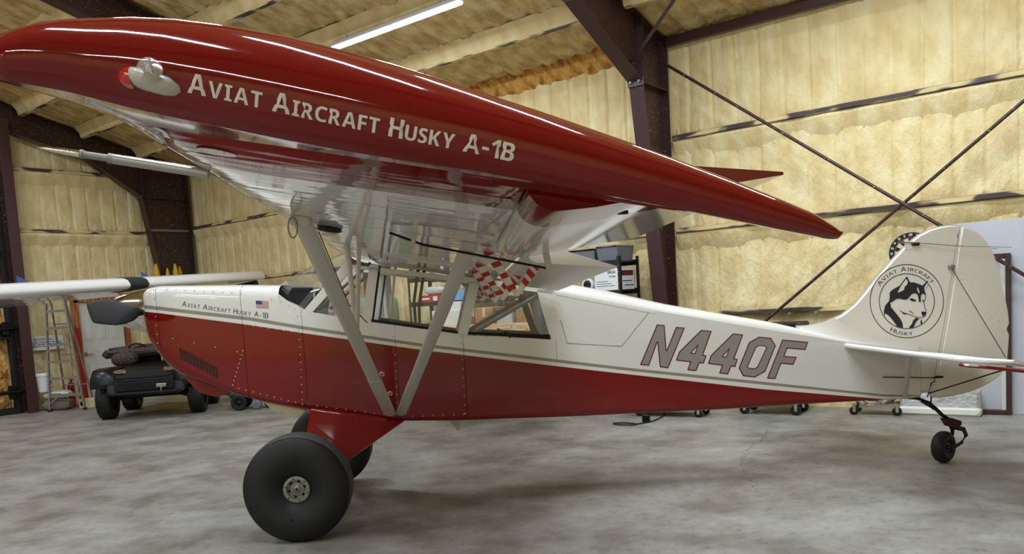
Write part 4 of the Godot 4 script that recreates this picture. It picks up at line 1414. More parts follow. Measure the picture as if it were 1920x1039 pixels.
func tail(root: Node3D) -> void:
	# fin and rudder: flat rounded plates
	var st := S()
	var fin := [3.93, 1.225, 4.02, 1.224, 4.166, 1.243, 4.30, 1.293, 4.409, 1.37, 4.50, 1.468, 4.589, 1.574, 4.70, 1.687, 4.812, 1.795, 4.88, 1.850, 4.944, 1.894, 5.03, 1.932, 5.12, 1.951, 5.20, 1.957, 5.285, 1.950, 5.252, 1.76, 5.155, 1.19, 5.035, 0.60, 4.90, 0.62, 4.0, 1.0]
	var rud := [5.291, 1.949, 5.36, 1.925, 5.44, 1.880, 5.50, 1.815, 5.55, 1.735, 5.589, 1.639, 5.62, 1.50, 5.661, 1.332, 5.682, 1.22, 5.690, 1.13, 5.670, 1.085, 5.688, 1.04, 5.684, 0.97, 5.672, 0.83, 5.655, 0.755, 5.61, 0.705, 5.545, 0.662, 5.46, 0.620, 5.367, 0.588, 5.22, 0.562, 5.10, 0.553, 5.045, 0.562, 5.043, 0.60, 5.162, 1.19, 5.258, 1.76]
	plate(st, V2(fin), 0.03)
	var f := obj("fin", st, M["fabric_white"], root)
	st = S()
	plate(st, V2(rud), 0.026)
	var r := obj("rudder", st, M["fabric_white"], root)
	st = S()
	tube(st, [Vector3(5.258, 1.78, 0), Vector3(5.160, 1.20, 0), Vector3(5.043, 0.57, 0)], 0.022, 10)
	obj("hinge_tube", st, M["fabric_white"], r)
	st = S()
	for k in 5:
		for s in [1.0, -1.0]:
			lathe(st, [[0.0, 0.003], [0.006, 0.002], [0.008, 0.0]], Transform3D(Basis(Vector3.RIGHT, s * PI / 2), Vector3(5.28 + 0.075 * k, 1.515 - 0.016 * k, s * 0.0265)), 8)
			lathe(st, [[0.0, 0.003], [0.006, 0.002], [0.008, 0.0]], Transform3D(Basis(Vector3.RIGHT, s * PI / 2), Vector3(5.24 + 0.085 * k, 1.245 - 0.02 * k, s * 0.0265)), 8)
	obj("rib_stitch", st, M["fabric_white"], r)
	# fin fillet onto the turtle deck
	st = S()
	for s in [1.0, -1.0]:
		var rr := []
		for i in 18:
			var x := lerpf(3.95, 4.92, i / 17.0)
			var y := tab(x, T_SIDE)
			var w := hw(x)
			var up := minf(tab(x, [[3.95, 1.222], [4.166, 1.243], [4.409, 1.37], [5, 1.5]]) - 0.01, y + lerpf(0.22, 0.05, clampf((x - 4.15) / 0.4, 0.0, 1.0)))
			rr.append(PackedVector3Array([Vector3(x, y - 0.002, s * (w + 0.001)), Vector3(x, lerpf(y, up, 0.35), s * lerpf(w, 0.03, 0.72)), Vector3(x, up, s * 0.031)]))
		loft(st, rr, false, false)
	obj("fin_fillet", st, M["fabric_white"], f)
	st = S()
	box(st, Vector3(4.905, 1.817, 0.04), Vector3(0.062, 0.026, 0.022), Basis(), 0.006)
	obj("tail_light", st, M["black_paint"], f)
	st = S()
	box(st, Vector3(4.885, 1.81, 0.031), Vector3(0.125, 0.062, 0.003))
	obj("light_plate", st, M["fabric_white"], f)
	st = S()
	for s in [1.0, -1.0]:
		tube(st, [Vector3(4.80, 1.842, s * 0.035), Vector3(5.28, 1.776, s * 0.06)], 0.0035, 6)
		tube(st, [Vector3(5.28, 1.776, s * 0.06), Vector3(5.655, 1.742, s * 0.085)], 0.0025, 6)
	obj("aerial", st, M["dull_alloy"], f)
	st = S()
	box(st, Vector3(5.195, 1.615, 0.04), Vector3(0.05, 0.035, 0.03), Basis(), 0.006)
	obj("wire_lug", st, M["dull_alloy"], f)
	# horizontal tail
	for s in [1.0, -1.0]:
		st = S()
		var rr := []
		for k in 13:
			var t := k / 12.0
			var z := lerpf(0.05, 1.52, t)
			var le := Vector3(4.262 + 0.235 * t + (0.16 * pow(maxf(0, t - 0.82) / 0.18, 2.0)), 1.048 - 0.055 * t, z)
			var te := Vector3(4.90, 0.945 - 0.01 * t, z)
			rr.append(slab(le, te, 0.020 if t < 0.97 else 0.012, s))
		loft(st, rr, true, true)
		var sb := obj("stabilizer", st, M["white_paint"], root)
		st = S()
		rr = []
		for k in 13:
			var t := k / 12.0
			var z := lerpf(0.07, 1.52, t)
			rr.append(slab(Vector3(4.91, 0.943 - 0.01 * t, z), Vector3(5.36 - 0.12 * pow(t, 4.0), 0.865 + 0.0 * t, z), 0.016, s))
		loft(st, rr, true, true)
		var el := obj("elevator", st, M["white_paint"], root)
		st = S()
		rr = []
		for k in 7:
			var t := k / 6.0
			var z := lerpf(1.53, 1.655, t)
			rr.append(slab(Vector3(4.30 + 0.09 * t * t, 0.998 - 0.012 * t, z), Vector3(5.22 - 0.15 * t * t, 0.862, z), 0.009, s))
		loft(st, rr, true, true)
		obj("elevator_horn", st, M["red_paint"], el)
		st = S()
		prism(st, V2([4.288, 0.998, 4.35, 0.989, 4.35, 1.003, 4.292, 1.010]), Vector3(0, 0, s * 1.60), Vector3.RIGHT, Vector3.UP, Vector3(0, 0, s * 0.045))
		obj("horn_cap", st, M["white_paint"], el)
		st = S()
		airfoil_bar(st, Vector3(4.47, 1.0, s * 0.70), Vector3(4.79, 0.585, s * 0.05), 0.038, 0.018, Vector3(-1, 0, 0))
		obj("tail_strut", st, M["strut_paint"], sb)
		st = S()
		tube(st, [Vector3(5.197, 1.60, s * 0.045), Vector3(4.98, 0.965, s * 0.98)], 0.0035, 6)
		tube(st, [Vector3(4.992, 0.603, s * 0.04), Vector3(4.965, 0.88, s * 1.0)], 0.0055, 6)
		obj("tail_wire", st, M["dark_steel"], sb)
		st = S()
		tube(st, [Vector3(4.60, 0.766, s * 0.075), Vector3(5.02, 0.733, s * 0.075), Vector3(5.075, 0.730, s * 0.075)], 0.0045, 6)
		box(st, Vector3(5.07, 0.735, s * 0.06), Vector3(0.05, 0.016, 0.04), Basis(), 0.004)
		tube(st, [Vector3(5.03, 0.74, s * 0.06), Vector3(5.035, 0.70, s * 0.06), Vector3(5.005, 0.69, s * 0.06), Vector3(4.975, 0.575, s * 0.05)], 0.005, 6)
		obj("rudder_horn", st, M["dark_steel"], r)
	# tail wheel
	var tw := Node3D.new()
	tw.name = "tail_wheel"
	tw.position = Vector3(5.17, 0.0, -0.06)
	root.add_child(tw, true)
	st = S()
	var spr := [Vector3(-0.36, 0.575, 0.02), Vector3(-0.22, 0.555, 0.02), Vector3(-0.13, 0.515, 0.01), Vector3(-0.06, 0.455, 0), Vector3(0.0, 0.392, 0), Vector3(0.075, 0.345, 0)]
	for i in 5: bar(st, spr[i], spr[i + 1] + (spr[i + 1] - spr[i]) * 0.04, 0.020, 0.045, Vector3.UP, 0.004)
	obj("leaf_spring", st, M["dark_steel"], tw)
	st = S()
	bar(st, Vector3(-0.20, 0.53, 0.035), Vector3(0.02, 0.385, 0.02), 0.012, 0.012)
	tube(st, [Vector3(-0.11, 0.60, 0.03), Vector3(-0.12, 0.50, 0.03), Vector3(-0.10, 0.455, 0.03)], 0.006, 6)
	obj("steering_link", st, M["dark_steel"], tw)
	st = S()
	prism(st, V2([-0.01, 0.37, 0.055, 0.375, 0.135, 0.345, 0.14, 0.315, 0.10, 0.29, 0.03, 0.305]), Vector3(0, 0, -0.03), Vector3.RIGHT, Vector3.UP, Vector3(0, 0, 0.06))
	obj("pivot_head", st, M["rust_steel"], tw)
	var yw := Basis(Vector3.UP, 0.55)
	st = S()
	for s in [1.0, -1.0]:
		var o := yw * Vector3(0, 0, s * 0.055)
		var p := [Vector3(0.075, 0.30, 0), Vector3(0.125, 0.275, 0) + o * 0.8, Vector3(0.135, 0.225, 0) + o, Vector3(0.09, 0.17, 0) + o * 1.12, Vector3(0.0, 0.118, 0) + o * 1.12]
		tube(st, p, [0.024, 0.02, 0.016, 0.014, 0.014], 10)
	obj("fork", st, M["black_paint"], tw)
	var xf := Transform3D(yw * Basis(Vector3.RIGHT, PI / 2), Vector3(0, 0.132, 0))
	st = S()
	lathe(st, [[0.045, -0.030], [0.06, -0.046], [0.09, -0.052], [0.112, -0.046], [0.126, -0.030], [0.132, -0.012], [0.132, 0.012], [0.126, 0.030], [0.112, 0.046], [0.09, 0.052], [0.06, 0.046], [0.045, 0.030]], xf, 48)
	obj("tail_tire", st, M["rubber"], tw)
	st = S()
	lathe(st, [[0.048, 0.028], [0.040, 0.038], [0.040, 0.038], [0.020, 0.040], [0.020, 0.040], [0.016, 0.060], [0.0, 0.060]], xf, 24)
	lathe(st, [[0.048, -0.028], [0.040, -0.038], [0.020, -0.040], [0.0, -0.042]], xf, 24)
	obj("tail_hub", st, M["black_paint"], tw)

func slab(le: Vector3, te: Vector3, r: float, s: float) -> PackedVector3Array:
	# thin rounded section between a leading and a trailing edge
	var d := (te - le).normalized()
	var n := Vector3(-d.y, d.x, 0)
	var p := PackedVector3Array()
	for k in 7:
		var a := PI / 2 + PI * k / 6.0
		p.append(le + d * (r + cos(a) * r) + n * sin(a) * r)
	for k in 5:
		var a := -PI / 2 + PI * k / 4.0
		p.append(te - d * 0.006 + (d * cos(a) + n * sin(a)) * 0.006)
	for i in p.size(): p[i].z *= s
	return p

func plate(st: SurfaceTool, poly: PackedVector2Array, t: float) -> void:
	# plate with softened rim: two faces joined through an inset
	var rim := Geometry2D.offset_polygon(poly, -0.018, Geometry2D.JOIN_ROUND)
	var inner: PackedVector2Array = rim[0]
	flat(st)
	var ti := Geometry2D.triangulate_polygon(inner)
	for s in [1.0, -1.0]:
		for i in ti: st.add_vertex(Vector3(inner[i].x, inner[i].y, s * t))
	# rim: strip between the outline and the inset, matched by nearest point
	smooth(st)
	for s in [1.0, -1.0]:
		for i in poly.size():
			var a := poly[i]
			var b := poly[(i + 1) % poly.size()]
			var ia := near(inner, a)
			var ib := near(inner, b)
			quad(st, Vector3(a.x, a.y, 0), Vector3(b.x, b.y, 0), Vector3(ib.x, ib.y, s * t), Vector3(ia.x, ia.y, s * t))

func near(poly: PackedVector2Array, p: Vector2) -> Vector2:
	var best := poly[0]
	var d := INF
	for i in poly.size():
		var q := Geometry2D.get_closest_point_to_segment(p, poly[i], poly[(i + 1) % poly.size()])
		if q.distance_squared_to(p) < d:
			d = q.distance_squared_to(p)
			best = q
	return best

func decal(st: SurfaceTool, poly: PackedVector2Array, put: Callable) -> void:
	flat(st)
	for i in Geometry2D.triangulate_polygon(poly): st.add_vertex(put.call(poly[i].x, poly[i].y))

func decals(root: Node3D) -> void:
	# registration number, slanted block characters outlined in dark red
	var glyphs := [
		[[205, 115, 262, 120, 277, 305, 345, 133, 411, 138, 290, 440, 228, 432, 208, 250, 150, 420, 83, 415], []],
		[[530, 155, 610, 162, 548, 340, 573, 345, 553, 405, 522, 402, 497, 462, 430, 455, 450, 395, 345, 382, 368, 318], [515, 255, 488, 335, 447, 330]],
		[[768, 180, 846, 188, 782, 367, 808, 372, 790, 432, 760, 428, 735, 488, 667, 480, 688, 422, 583, 408, 603, 345], [750, 282, 722, 362, 683, 355]],
		[[965, 204, 1058, 213, 1094, 272, 1018, 468, 938, 512, 848, 502, 814, 440, 890, 246], [962, 268, 1010, 270, 1027, 290, 962, 430, 942, 450, 890, 445, 875, 432, 938, 285]],
		[[1143, 225, 1343, 243, 1322, 305, 1183, 293, 1162, 350, 1256, 357, 1232, 418, 1138, 408, 1095, 525, 1030, 520], []]]
	var lift := [0.0012, 0.0019, 0.0026, 0.0033]
	var put := func(layer: int) -> Callable:
		return func(a: float, b: float) -> Vector3:
			var x := 1.0971e-3 * a - 5.25e-5 * b + 2.5067
			var y := -7.92e-5 * a - 1.0456e-3 * b + 1.4572
			return Vector3(x, y, hw(x) + lift[layer])
	for g in glyphs:
		var outer := V2(g[0])
		var st := S()
		decal(st, outer, put.call(0))
		if g[1].size(): decal(st, V2(g[1]), put.call(2))
		var num := obj("registration_character", st, M["dark_red_line"], root)
		st = S()
		for q in Geometry2D.offset_polygon(outer, -8.0, Geometry2D.JOIN_MITER): decal(st, q, put.call(1))
		obj("grey_fill", st, M["grey_number"], num)
		if g[1].size():
			st = S()
			for q in Geometry2D.offset_polygon(V2(g[1]), -7.0, Geometry2D.JOIN_MITER): decal(st, q, put.call(3))
			obj("white_counter", st, M["white_paint"], num)
	# cowl lettering and flag
	var st2 := S()
	var dir := Vector2(0.982, -0.188)
	var on_cowl := func(u: float, v: float) -> Vector3:
		var x := -0.876 + u * 0.982 + v * 0.2
		var y := 1.694 - u * 0.205 + v * 0.98
		return Vector3(x, y, hw(x) + 0.0015)
	fit_letters(st2, "Aviat Aircraft Husky A-1B", 0.040, 0.655, on_cowl, false, 0.74, 0.16)
	obj("cowl_lettering", st2, M["ink"], root)
	var fl := func(u: float, v: float) -> Vector3:
		var x := -0.316 + u * 0.094
		var y := 1.700 - u * 0.010 - v * 0.053
		return Vector3(x, y, hw(x) + 0.0014)
	st2 = S()
	decal(st2, V2([0, 0, 1, 0, 1, 1, 0, 1]), fl)
	var flag := obj("flag", st2, M["flag_white"], root)
	st2 = S()
	for k in 7:
		var v0 := k * 2 / 13.0
		decal(st2, V2([0, v0, 1, v0, 1, v0 + 1 / 13.0, 0, v0 + 1 / 13.0]), func(u, v): return fl.call(u, v) + Vector3(0, 0, 0.0005))
	obj("flag_stripes", st2, M["flag_red"], flag)
	st2 = S()
	decal(st2, V2([0, 0, 0.48, 0, 0.48, 0.54, 0, 0.54]), func(u, v): return fl.call(u, v) + Vector3(0, 0, 0.001))
	obj("flag_canton", st2, M["flag_blue"], flag)
	# round emblem on the fin
	var em := func(layer: int) -> Callable:
		return func(a: float, b: float) -> Vector3:
			return Vector3(9.256e-4 * a - 1.48e-5 * b + 4.2303, -6.07e-5 * a - 9.104e-4 * b + 2.1133, 0.0325 + 0.0006 * layer)
	st2 = S()
	flat(st2)
	for r in [[327, 321], [246, 240]]:
		for k in 96:
			var a := TAU * k / 96.0
			var b := TAU * (k + 1) / 96.0
			var p: Callable = em.call(0)
			quad(st2, p.call(661 + cos(a) * r[0], 779 + sin(a) * r[0]), p.call(661 + cos(b) * r[0], 779 + sin(b) * r[0]), p.call(661 + cos(b) * r[1], 779 + sin(b) * r[1]), p.call(661 + cos(a) * r[1], 779 + sin(a) * r[1]))
	var emb := obj("emblem_rings", st2, M["ink"], root)
	st2 = S()
	for q in [[508, 705, 530, 680, 600, 640, 660, 560, 690, 612, 725, 612, 775, 630, 800, 640, 842, 598, 850, 603, 836, 660, 817, 690, 828, 712, 825, 727, 810, 715, 795, 712, 785, 730, 783, 787, 768, 785, 762, 745, 755, 720, 735, 708, 705, 715, 680, 745, 665, 762, 640, 765, 590, 755, 560, 762, 540, 780, 515, 790, 520, 830, 560, 880, 600, 930, 622, 970, 626, 1016, 575, 1003, 540, 952, 500, 905, 470, 885, 462, 915, 457, 870, 468, 820, 505, 775, 510, 740],
			[740, 925, 772, 932, 742, 962, 722, 1008, 690, 1018, 680, 1010, 706, 980, 716, 950], [790, 935, 800, 988, 785, 985, 780, 960], [790, 870, 832, 872, 832, 895, 806, 915, 790, 890], [683, 757, 705, 752, 735, 763, 747, 774, 720, 781, 695, 773], [796, 770, 808, 764, 810, 778, 800, 783],
			[618, 874, 640, 886, 662, 893, 640, 897, 624, 888]]:
		decal(st2, V2(q), em.call(1))
	for ln in [[598, 862, 630, 880, 690, 900, 740, 918, 790, 924, 828, 906], [680, 866, 700, 872, 720, 890], [826, 722, 823, 760, 809, 795, 820, 835, 832, 870], [690, 650, 688, 632, 664, 565], [815, 690, 812, 655, 842, 600]]:
		var pts := V2(ln)
		for i in pts.size() - 1:
			var d := (pts[i + 1] - pts[i]).normalized().orthogonal() * 2.6
			decal(st2, PackedVector2Array([pts[i] + d, pts[i + 1] + d, pts[i + 1] - d, pts[i] - d]), em.call(3))
	obj("emblem_dog", st2, M["ink"], emb)
	st2 = S()
	for q in [[655, 580, 604, 650, 578, 705, 634, 680, 642, 650, 662, 632, 670, 605], [838, 612, 814, 650, 810, 682, 819, 688, 832, 660, 844, 622], [750, 657, 760, 660, 773, 700, 768, 709, 757, 692]]:
		st2 = S()
		decal(st2, V2(q), em.call(2))
		obj("emblem_white", st2, M["fabric_white"], emb)
	st2 = S()
	for part in [["Aviat Aircraft", 283.0, 151.0, 21.0, 1.0], ["Husky", 272.0, 240.0, 286.0, -1.0]]:
		var rad: float = part[1]
		var a0 := deg_to_rad(part[2])
		var a1 := deg_to_rad(part[3])
		var w: float = absf(a1 - a0) * rad
		var sign_: float = part[4]
		var p: Callable = em.call(0)
		var onring := func(u: float, v: float) -> Vector3:
			var a := a0 + (a1 - a0) * u / w
			var rr := rad - 16.0 + v if sign_ > 0 else rad + 30.0 - v
			return p.call(661 + cos(a) * rr, 779 - sin(a) * rr)
		fit_letters(st2, part[0], 38.0, w, onring, false, 0.78, 0.22)
	obj("emblem_lettering", st2, M["ink"], emb)

# ---------------------------------------------------------------- the rest of the hangar
func second_wing() -> void:
	var t := thing("airplane_wing", "white spare airplane wing with a black leading-edge band, behind the spinner", "airplane wing")
	var a := Vector3(-7.40, 1.882, -1.97)
	var b := Vector3(-12.3, 2.26, -9.35)
	var back := Vector3(-0.83, 0, 0.55)
	var sec := func(u: float) -> PackedVector3Array:
		var le := a.lerp(b, u)
		var c := lerpf(1.55, 0.62, u)
		var r := PackedVector3Array()
		for q in [[1.0, 0.012], [0.7, 0.07], [0.4, 0.105], [0.2, 0.10], [0.08, 0.078], [0.03, 0.052], [0.008, 0.022], [0.0, 0.0], [0.008, -0.018], [0.03, -0.030], [0.08, -0.035], [0.25, -0.032], [0.6, -0.02], [1.0, -0.006]]:
			r.append(le + back * (q[0] * c) + Vector3(0, q[1] * 1.3 - q[0] * c * 0.13, 0))
		return r
	var st := S()
	var rr := []
	for i in 13: rr.append(sec.call(i / 12.0))
	loft(st, rr, true, true)
	obj("skin", st, M["white_skin"], t)
	st = S()
	rr = []
	for i in 4:
		var r: PackedVector3Array = sec.call(lerpf(0.448, 0.502, i / 3.0))
		var c := Vector3.ZERO
		for p in r: c += p
		c /= r.size()
		var q := PackedVector3Array()
		for k in range(3, 12): q.append(r[k] + (r[k] - c).normalized() * 0.004)
		rr.append(q)
	loft(st, rr, false, false)
	obj("black_band", st, M["black_matte"], t)
	for u in [0.26, 0.56]:
		st = S()
		var p := a.lerp(b, u) + back * 0.35 + Vector3(0, 0.07, 0)
		prism(st, V2([0, 0, 0.30, 0, 0.0, 0.10]), p, Vector3(0.55, -0.04, 0.83).normalized() * -1.0, Vector3.UP, back * 0.01)
		obj("blue_fence", st, M["flag_blue"], t)
	# padded trestles that carry it, one left of the picture, one behind the cowling
	for u in [0.03, 0.965]:
		var g := thing("wing_trestle", "grey padded trestle under the white spare wing, hidden behind the red nose" if u > 0.5 else "grey padded trestle under the near end of the white spare wing", "trestle", Vector3.ZERO)
		var le := a.lerp(b, u)
		var c := lerpf(1.55, 0.62, u)
		var p := le + back * (c * 0.45)
		var top := p.y - c * 0.45 * 0.13 - 0.045
		st = S()
		for s in [-1, 1]:
			for s2 in [-1, 1]:
				bar(st, Vector3(p.x, top - 0.08, p.z) + back * (0.18 * s), Vector3(p.x, 0.0, p.z) + back * (0.26 * s) + Vector3(0.2 * s2, 0, 0.3 * s2), 0.04, 0.04)
		obj("leg", st, M["dull_alloy"], g)
		st = S()
		bar(st, Vector3(p.x, top - 0.045, p.z) - back * 0.26 + Vector3(0, 0.033, 0), Vector3(p.x, top - 0.045, p.z) + back * 0.26 - Vector3(0, 0.033, 0), 0.08, 0.08, Vector3.UP, 0.01)
		obj("pad", st, M["black_matte"], g)

func left_side() -> void:
	# big foam-filled door at the very left edge
	var d := Node3D.new()
	d.name = "door_2"
	add_child(d)
	tag(d, "black steel-framed hangar door filled with orange foam", "", "", "structure")
	var st := S()
	box(st, Vector3(LEFT + 0.12, 2.6, -6.62), Vector3(0.14, 5.2, 0.10), Basis(), 0.008)
	box(st, Vector3(LEFT + 0.12, 1.57, -4.6), Vector3(0.14, 0.30, 4.0), Basis(), 0.008)
	box(st, Vector3(LEFT + 0.15, 1.60, -4.6), Vector3(0.14, 0.06, 4.0), Basis(), 0.008)
	box(st, Vector3(LEFT + 0.12, 0.06, -4.6), Vector3(0.16, 0.12, 4.1), Basis(), 0.008)
	box(st, Vector3(LEFT + 0.12, 3.0, -4.6), Vector3(0.14, 0.16, 4.0), Basis(), 0.008)
	obj("frame", st, M["shelf_black"], d)
	st = S()
	for y in [1.62, 0.42]:
		box(st, Vector3(LEFT + 0.24, y, -6.50), Vector3(0.10, 0.26, 0.14), Basis(), 0.02)
		tube(st, [Vector3(LEFT + 0.28, y, -6.75), Vector3(LEFT + 0.28, y, -6.25)], 0.035, 10)
	obj("hinge", st, M["dark_steel"], d)
	var nf := noise(121, 0.05, FastNoiseLite.TYPE_SIMPLEX_SMOOTH, 3)
	for q in [[0.13, 1.40], [1.75, 2.9], [3.1, 5.2]]:
		var pan := func(u: float, v: float) -> Vector3:
			var z := lerpf(-6.56, -3.0, u)
			var y := lerpf(q[0], q[1], v)
			var edge := minf(minf(u * 14.0, 1.0), minf(minf(v, 1.0 - v) * 9.0, 1.0))
			return Vector3(LEFT - 0.02 + 0.10 * edge + nf.get_noise_2d(z * 70.0, y * 20.0) * 0.05 + nf.get_noise_2d(z * 200.0, y * 160.0) * 0.03, y, z)
		from_mesh("foam_panel", height_mesh(90, 50, pan), M["orange_foam"], d)
	# white panelled door
	d = Node3D.new()
	d.name = "door_1"
	add_child(d)
	d.position = Vector3(LEFT + 0.05, 0.0, -8.45)
	tag(d, "white panelled door with a lever handle", "", "", "structure")
	st = S()
	box(st, Vector3(0.02, 1.03, 0), Vector3(0.045, 2.03, 0.92), Basis(), 0.003)
	var leaf := obj("leaf", st, M["door_white"], d)
	var rows := [[0.22, 0.80], [0.94, 1.14], [1.28, 1.84]]
	for r in rows:
		for k in 3:
			var zc := -0.27 + 0.27 * k
			st = S()
			# raised field inside a sunk moulding
			var h: float = (r[1] - r[0]) / 2.0
			var yc: float = (r[0] + r[1]) / 2.0
			for f in [[0.042, 0.100, 0.0], [0.030, 0.086, 0.018], [0.030, 0.082, 0.022], [0.046, 0.062, 0.045]]: pass
			loft(st, [rect(0.0435, yc, zc, h, 0.105), rect(0.052, yc, zc, h - 0.010, 0.095), rect(0.046, yc, zc, h - 0.022, 0.083), rect(0.046, yc, zc, h - 0.032, 0.073), rect(0.054, yc, zc, h - 0.055, 0.050)], true, true, false)
			obj("panel", st, M["door_white"], d)
	st = S()
	box(st, Vector3(0.055, 1.0, 0.41), Vector3(0.02, 0.09, 0.06), Basis(), 0.005)
	tube(st, [Vector3(0.05, 1.0, 0.41), Vector3(0.11, 1.0, 0.41), Vector3(0.115, 1.0, 0.30)], 0.013, 8)
	obj("handle", st, M["chrome"], d)
	st = S()
	for z in [0.53, -0.53]: box(st, Vector3(0.03, 1.06, z), Vector3(0.12, 2.12, 0.12 if z > 0 else 0.10), Basis(), 0.004)
	box(st, Vector3(0.03, 2.10, 0), Vector3(0.12, 0.09, 1.16), Basis(), 0.004)
	obj("jamb", st, M["pine_wood"], d)
	st = S()
	box(st, Vector3(0.02, 0.012, 0), Vector3(0.12, 0.02, 0.96))
	obj("threshold", st, M["dark_steel"], d)
	var t := thing("red_board", "narrow red painted board leaning on the wooden door jamb", "board", Vector3(LEFT + 0.25, 0, -7.86))
	st = S()
	bar(st, Vector3(0.06, 0.0, 0.0), Vector3(-0.02, 1.55, 0.02), 0.10, 0.022, Vector3(0, 0, 1), 0.002)
	obj("plank", st, M["plastic_red"], t)
	# warning sign
	t = thing("warning_sign", "white WARNING sign with dark lettering on the foam behind the stepladder", "sign", Vector3(LEFT + 0.12, 1.30, -7.29))
	st = S()
	box(st, Vector3.ZERO, Vector3(0.012, 0.27, 0.62), Basis(), 0.002)
	obj("board", st, M["paper"], t)
	st = S()
	fit_letters(st, "WARNING", 0.062, 0.40, func(u, v): return Vector3(0.0075, 0.045 + v, 0.27 - u), false)
	var rows2 := ["MACHINERY IN THIS AREA", "KEEP CLEAR OF DOOR WHEN", "IT IS MOVING  STAY OUT"]
	for i in 3:
		var rng := RandomNumberGenerator.new()
		rng.seed = 31 + i
		var z := 0.29
		while z > -0.24:
			var w := rng.randf_range(0.015, 0.06)
			quad(st, Vector3(0.0072, 0.005 - 0.038 * i, z), Vector3(0.0072, 0.022 - 0.038 * i, z), Vector3(0.0072, 0.022 - 0.038 * i, z - w), Vector3(0.0072, 0.005 - 0.038 * i, z - w))
			z -= w + 0.014
	obj("lettering", st, M["ink"], t)
	st = S()
	box(st, Vector3(-0.03, 0.10, 0.0), Vector3(0.05, 0.03, 0.5))
	obj("batten", st, M["pine_wood"], t)
	# aluminium stepladder
	var a := deg_to_rad(43.0)
	t = thing("stepladder", "aluminium stepladder standing open in front of the WARNING sign", "ladder", Vector3(-15.82, 0, -7.18), a)
	var rail := func(s: float, y: float) -> Vector3: return Vector3(-0.325 + 0.02 * y if s < 0 else lerpf(0.325, 0.03, y / 2.35), y, -0.10 * y)
	for s in [-1.0, 1.0]:
		st = S()
		bar(st, rail.call(s, 0.03), rail.call(s, 2.32), 0.03, 0.075, Vector3.RIGHT, 0.004)
		obj("front_rail", st, M["dull_alloy"], t)
		st = S()
		bar(st, Vector3(s * 0.27, 0.03, -0.62), Vector3(-0.12 + s * 0.12, 2.28, -0.32), 0.025, 0.05, Vector3.RIGHT, 0.004)
		obj("rear_rail", st, M["dull_alloy"], t)
		st = S()
		box(st, Vector3(s * 0.325, 0.02, 0.0), Vector3(0.05, 0.04, 0.10), Basis(), 0.008)
		box(st, Vector3(s * 0.27, 0.02, -0.62), Vector3(0.045, 0.04, 0.07), Basis(), 0.008)
		obj("foot", st, M["black_matte"], t)
	for k in 7:
		var y := 0.31 + 0.32 * k
		var l: Vector3 = rail.call(-1.0, y)
		var r: Vector3 = rail.call(1.0, y)
		st = S()
		box(st, (l + r) / 2 + Vector3(0, 0, -0.012), Vector3(r.x - l.x, 0.022, 0.085), Basis(), 0.003)
		box(st, (l + r) / 2 + Vector3(0, -0.02, 0.024), Vector3(r.x - l.x, 0.035, 0.006))
		obj("step", st, M["dull_alloy"], t)
		if k < 3 or k == 3:
			for s in [-1.0, 1.0]:
				st = S()
				var p0: Vector3 = rail.call(s, y - 0.16)
				bar(st, p0, (l + r) / 2 + Vector3(s * 0.14, -0.02, -0.02), 0.014, 0.004)
				obj("brace", st, M["alloy"], t)
	for k in 3:
		st = S()
		bar(st, Vector3(-0.27, 0.45 + 0.6 * k, -0.56 + 0.08 * k), Vector3(0.20 - 0.06 * k, 0.45 + 0.6 * k, -0.56 + 0.08 * k), 0.02, 0.03)
		obj("rear_spreader", st, M["dull_alloy"], t)
	st = S()
	box(st, Vector3(-0.125, 2.34, -0.26), Vector3(0.38, 0.04, 0.20), Basis(), 0.01)
	obj("top_cap", st, M["dull_alloy"], t)
	# bags, bucket, extinguisher behind the ladder
	var bl := ["grey paper bag of cement behind the ladder's feet, lower of two", "brown and white paper bag lying on the grey cement bag", "small cream carton beside the ladder's right foot"]
	t = thing("cement_bag", bl[0], "bag", Vector3(-16.20, 0, -7.20), 0.75)
	st = S(); pillow(st, Vector3(0.50, 0.22, 0.34)); obj("bag_body", st, M["bag_grey"], t)
	t = thing("paper_bag", bl[1], "bag", Vector3(-16.24, 0.225, -7.22), 0.85)
	st = S(); pillow(st, Vector3(0.46, 0.15, 0.30)); obj("bag_body", st, M["canvas_bag"] if M.has("canvas_bag") else M["paper"], t)
	st = S(); box(st, Vector3(0, 0.075, 0.14), Vector3(0.2, 0.05, 0.02)); obj("print_band", st, M["print_maroon"], t)
	t = thing("carton", bl[2], "box", Vector3(-15.86, 0, -7.62), 0.75)
	st = S(); box(st, Vector3(0, 0.09, 0), Vector3(0.30, 0.18, 0.2), Basis(), 0.006); obj("carton_body", st, M["cream"], t)
	st = S(); lathe(st, [[0.0, 0.003], [0.05, 0.003], [0.05, 0.0]], Transform3D(Basis(Vector3.RIGHT, PI / 2), Vector3(-0.08, 0.09, 0.1)), 16); obj("round_mark", st, M["black_paint"], t)
	t = thing("bucket", "white plastic bucket with a lid, on the bags behind the stepladder", "bucket", Vector3(-16.30, 0.377, -7.02))
	st = S()
	lathe(st, [[0.0, 0.0], [0.125, 0.0], [0.125, 0.0], [0.148, 0.33], [0.148, 0.33], [0.156, 0.33], [0.156, 0.30]], Transform3D(), 28)
	obj("pail", st, M["plastic_white"], t)
	st = S()
	lathe(st, [[0.158, 0.32], [0.158, 0.352], [0.150, 0.358], [0.0, 0.352]], Transform3D(), 28)
	obj("lid", st, M["plastic_white"], t)
	t = thing("fire_extinguisher", "small red fire extinguisher seen between the ladder's steps", "fire extinguisher", Vector3(-16.45, 0.0, -7.58))
	st = S()
	lathe(st, [[0.0, 0.0], [0.06, 0.0], [0.065, 0.02], [0.065, 0.42], [0.05, 0.47], [0.02, 0.49], [0.02, 0.53], [0.0, 0.53]], Transform3D(), 20)
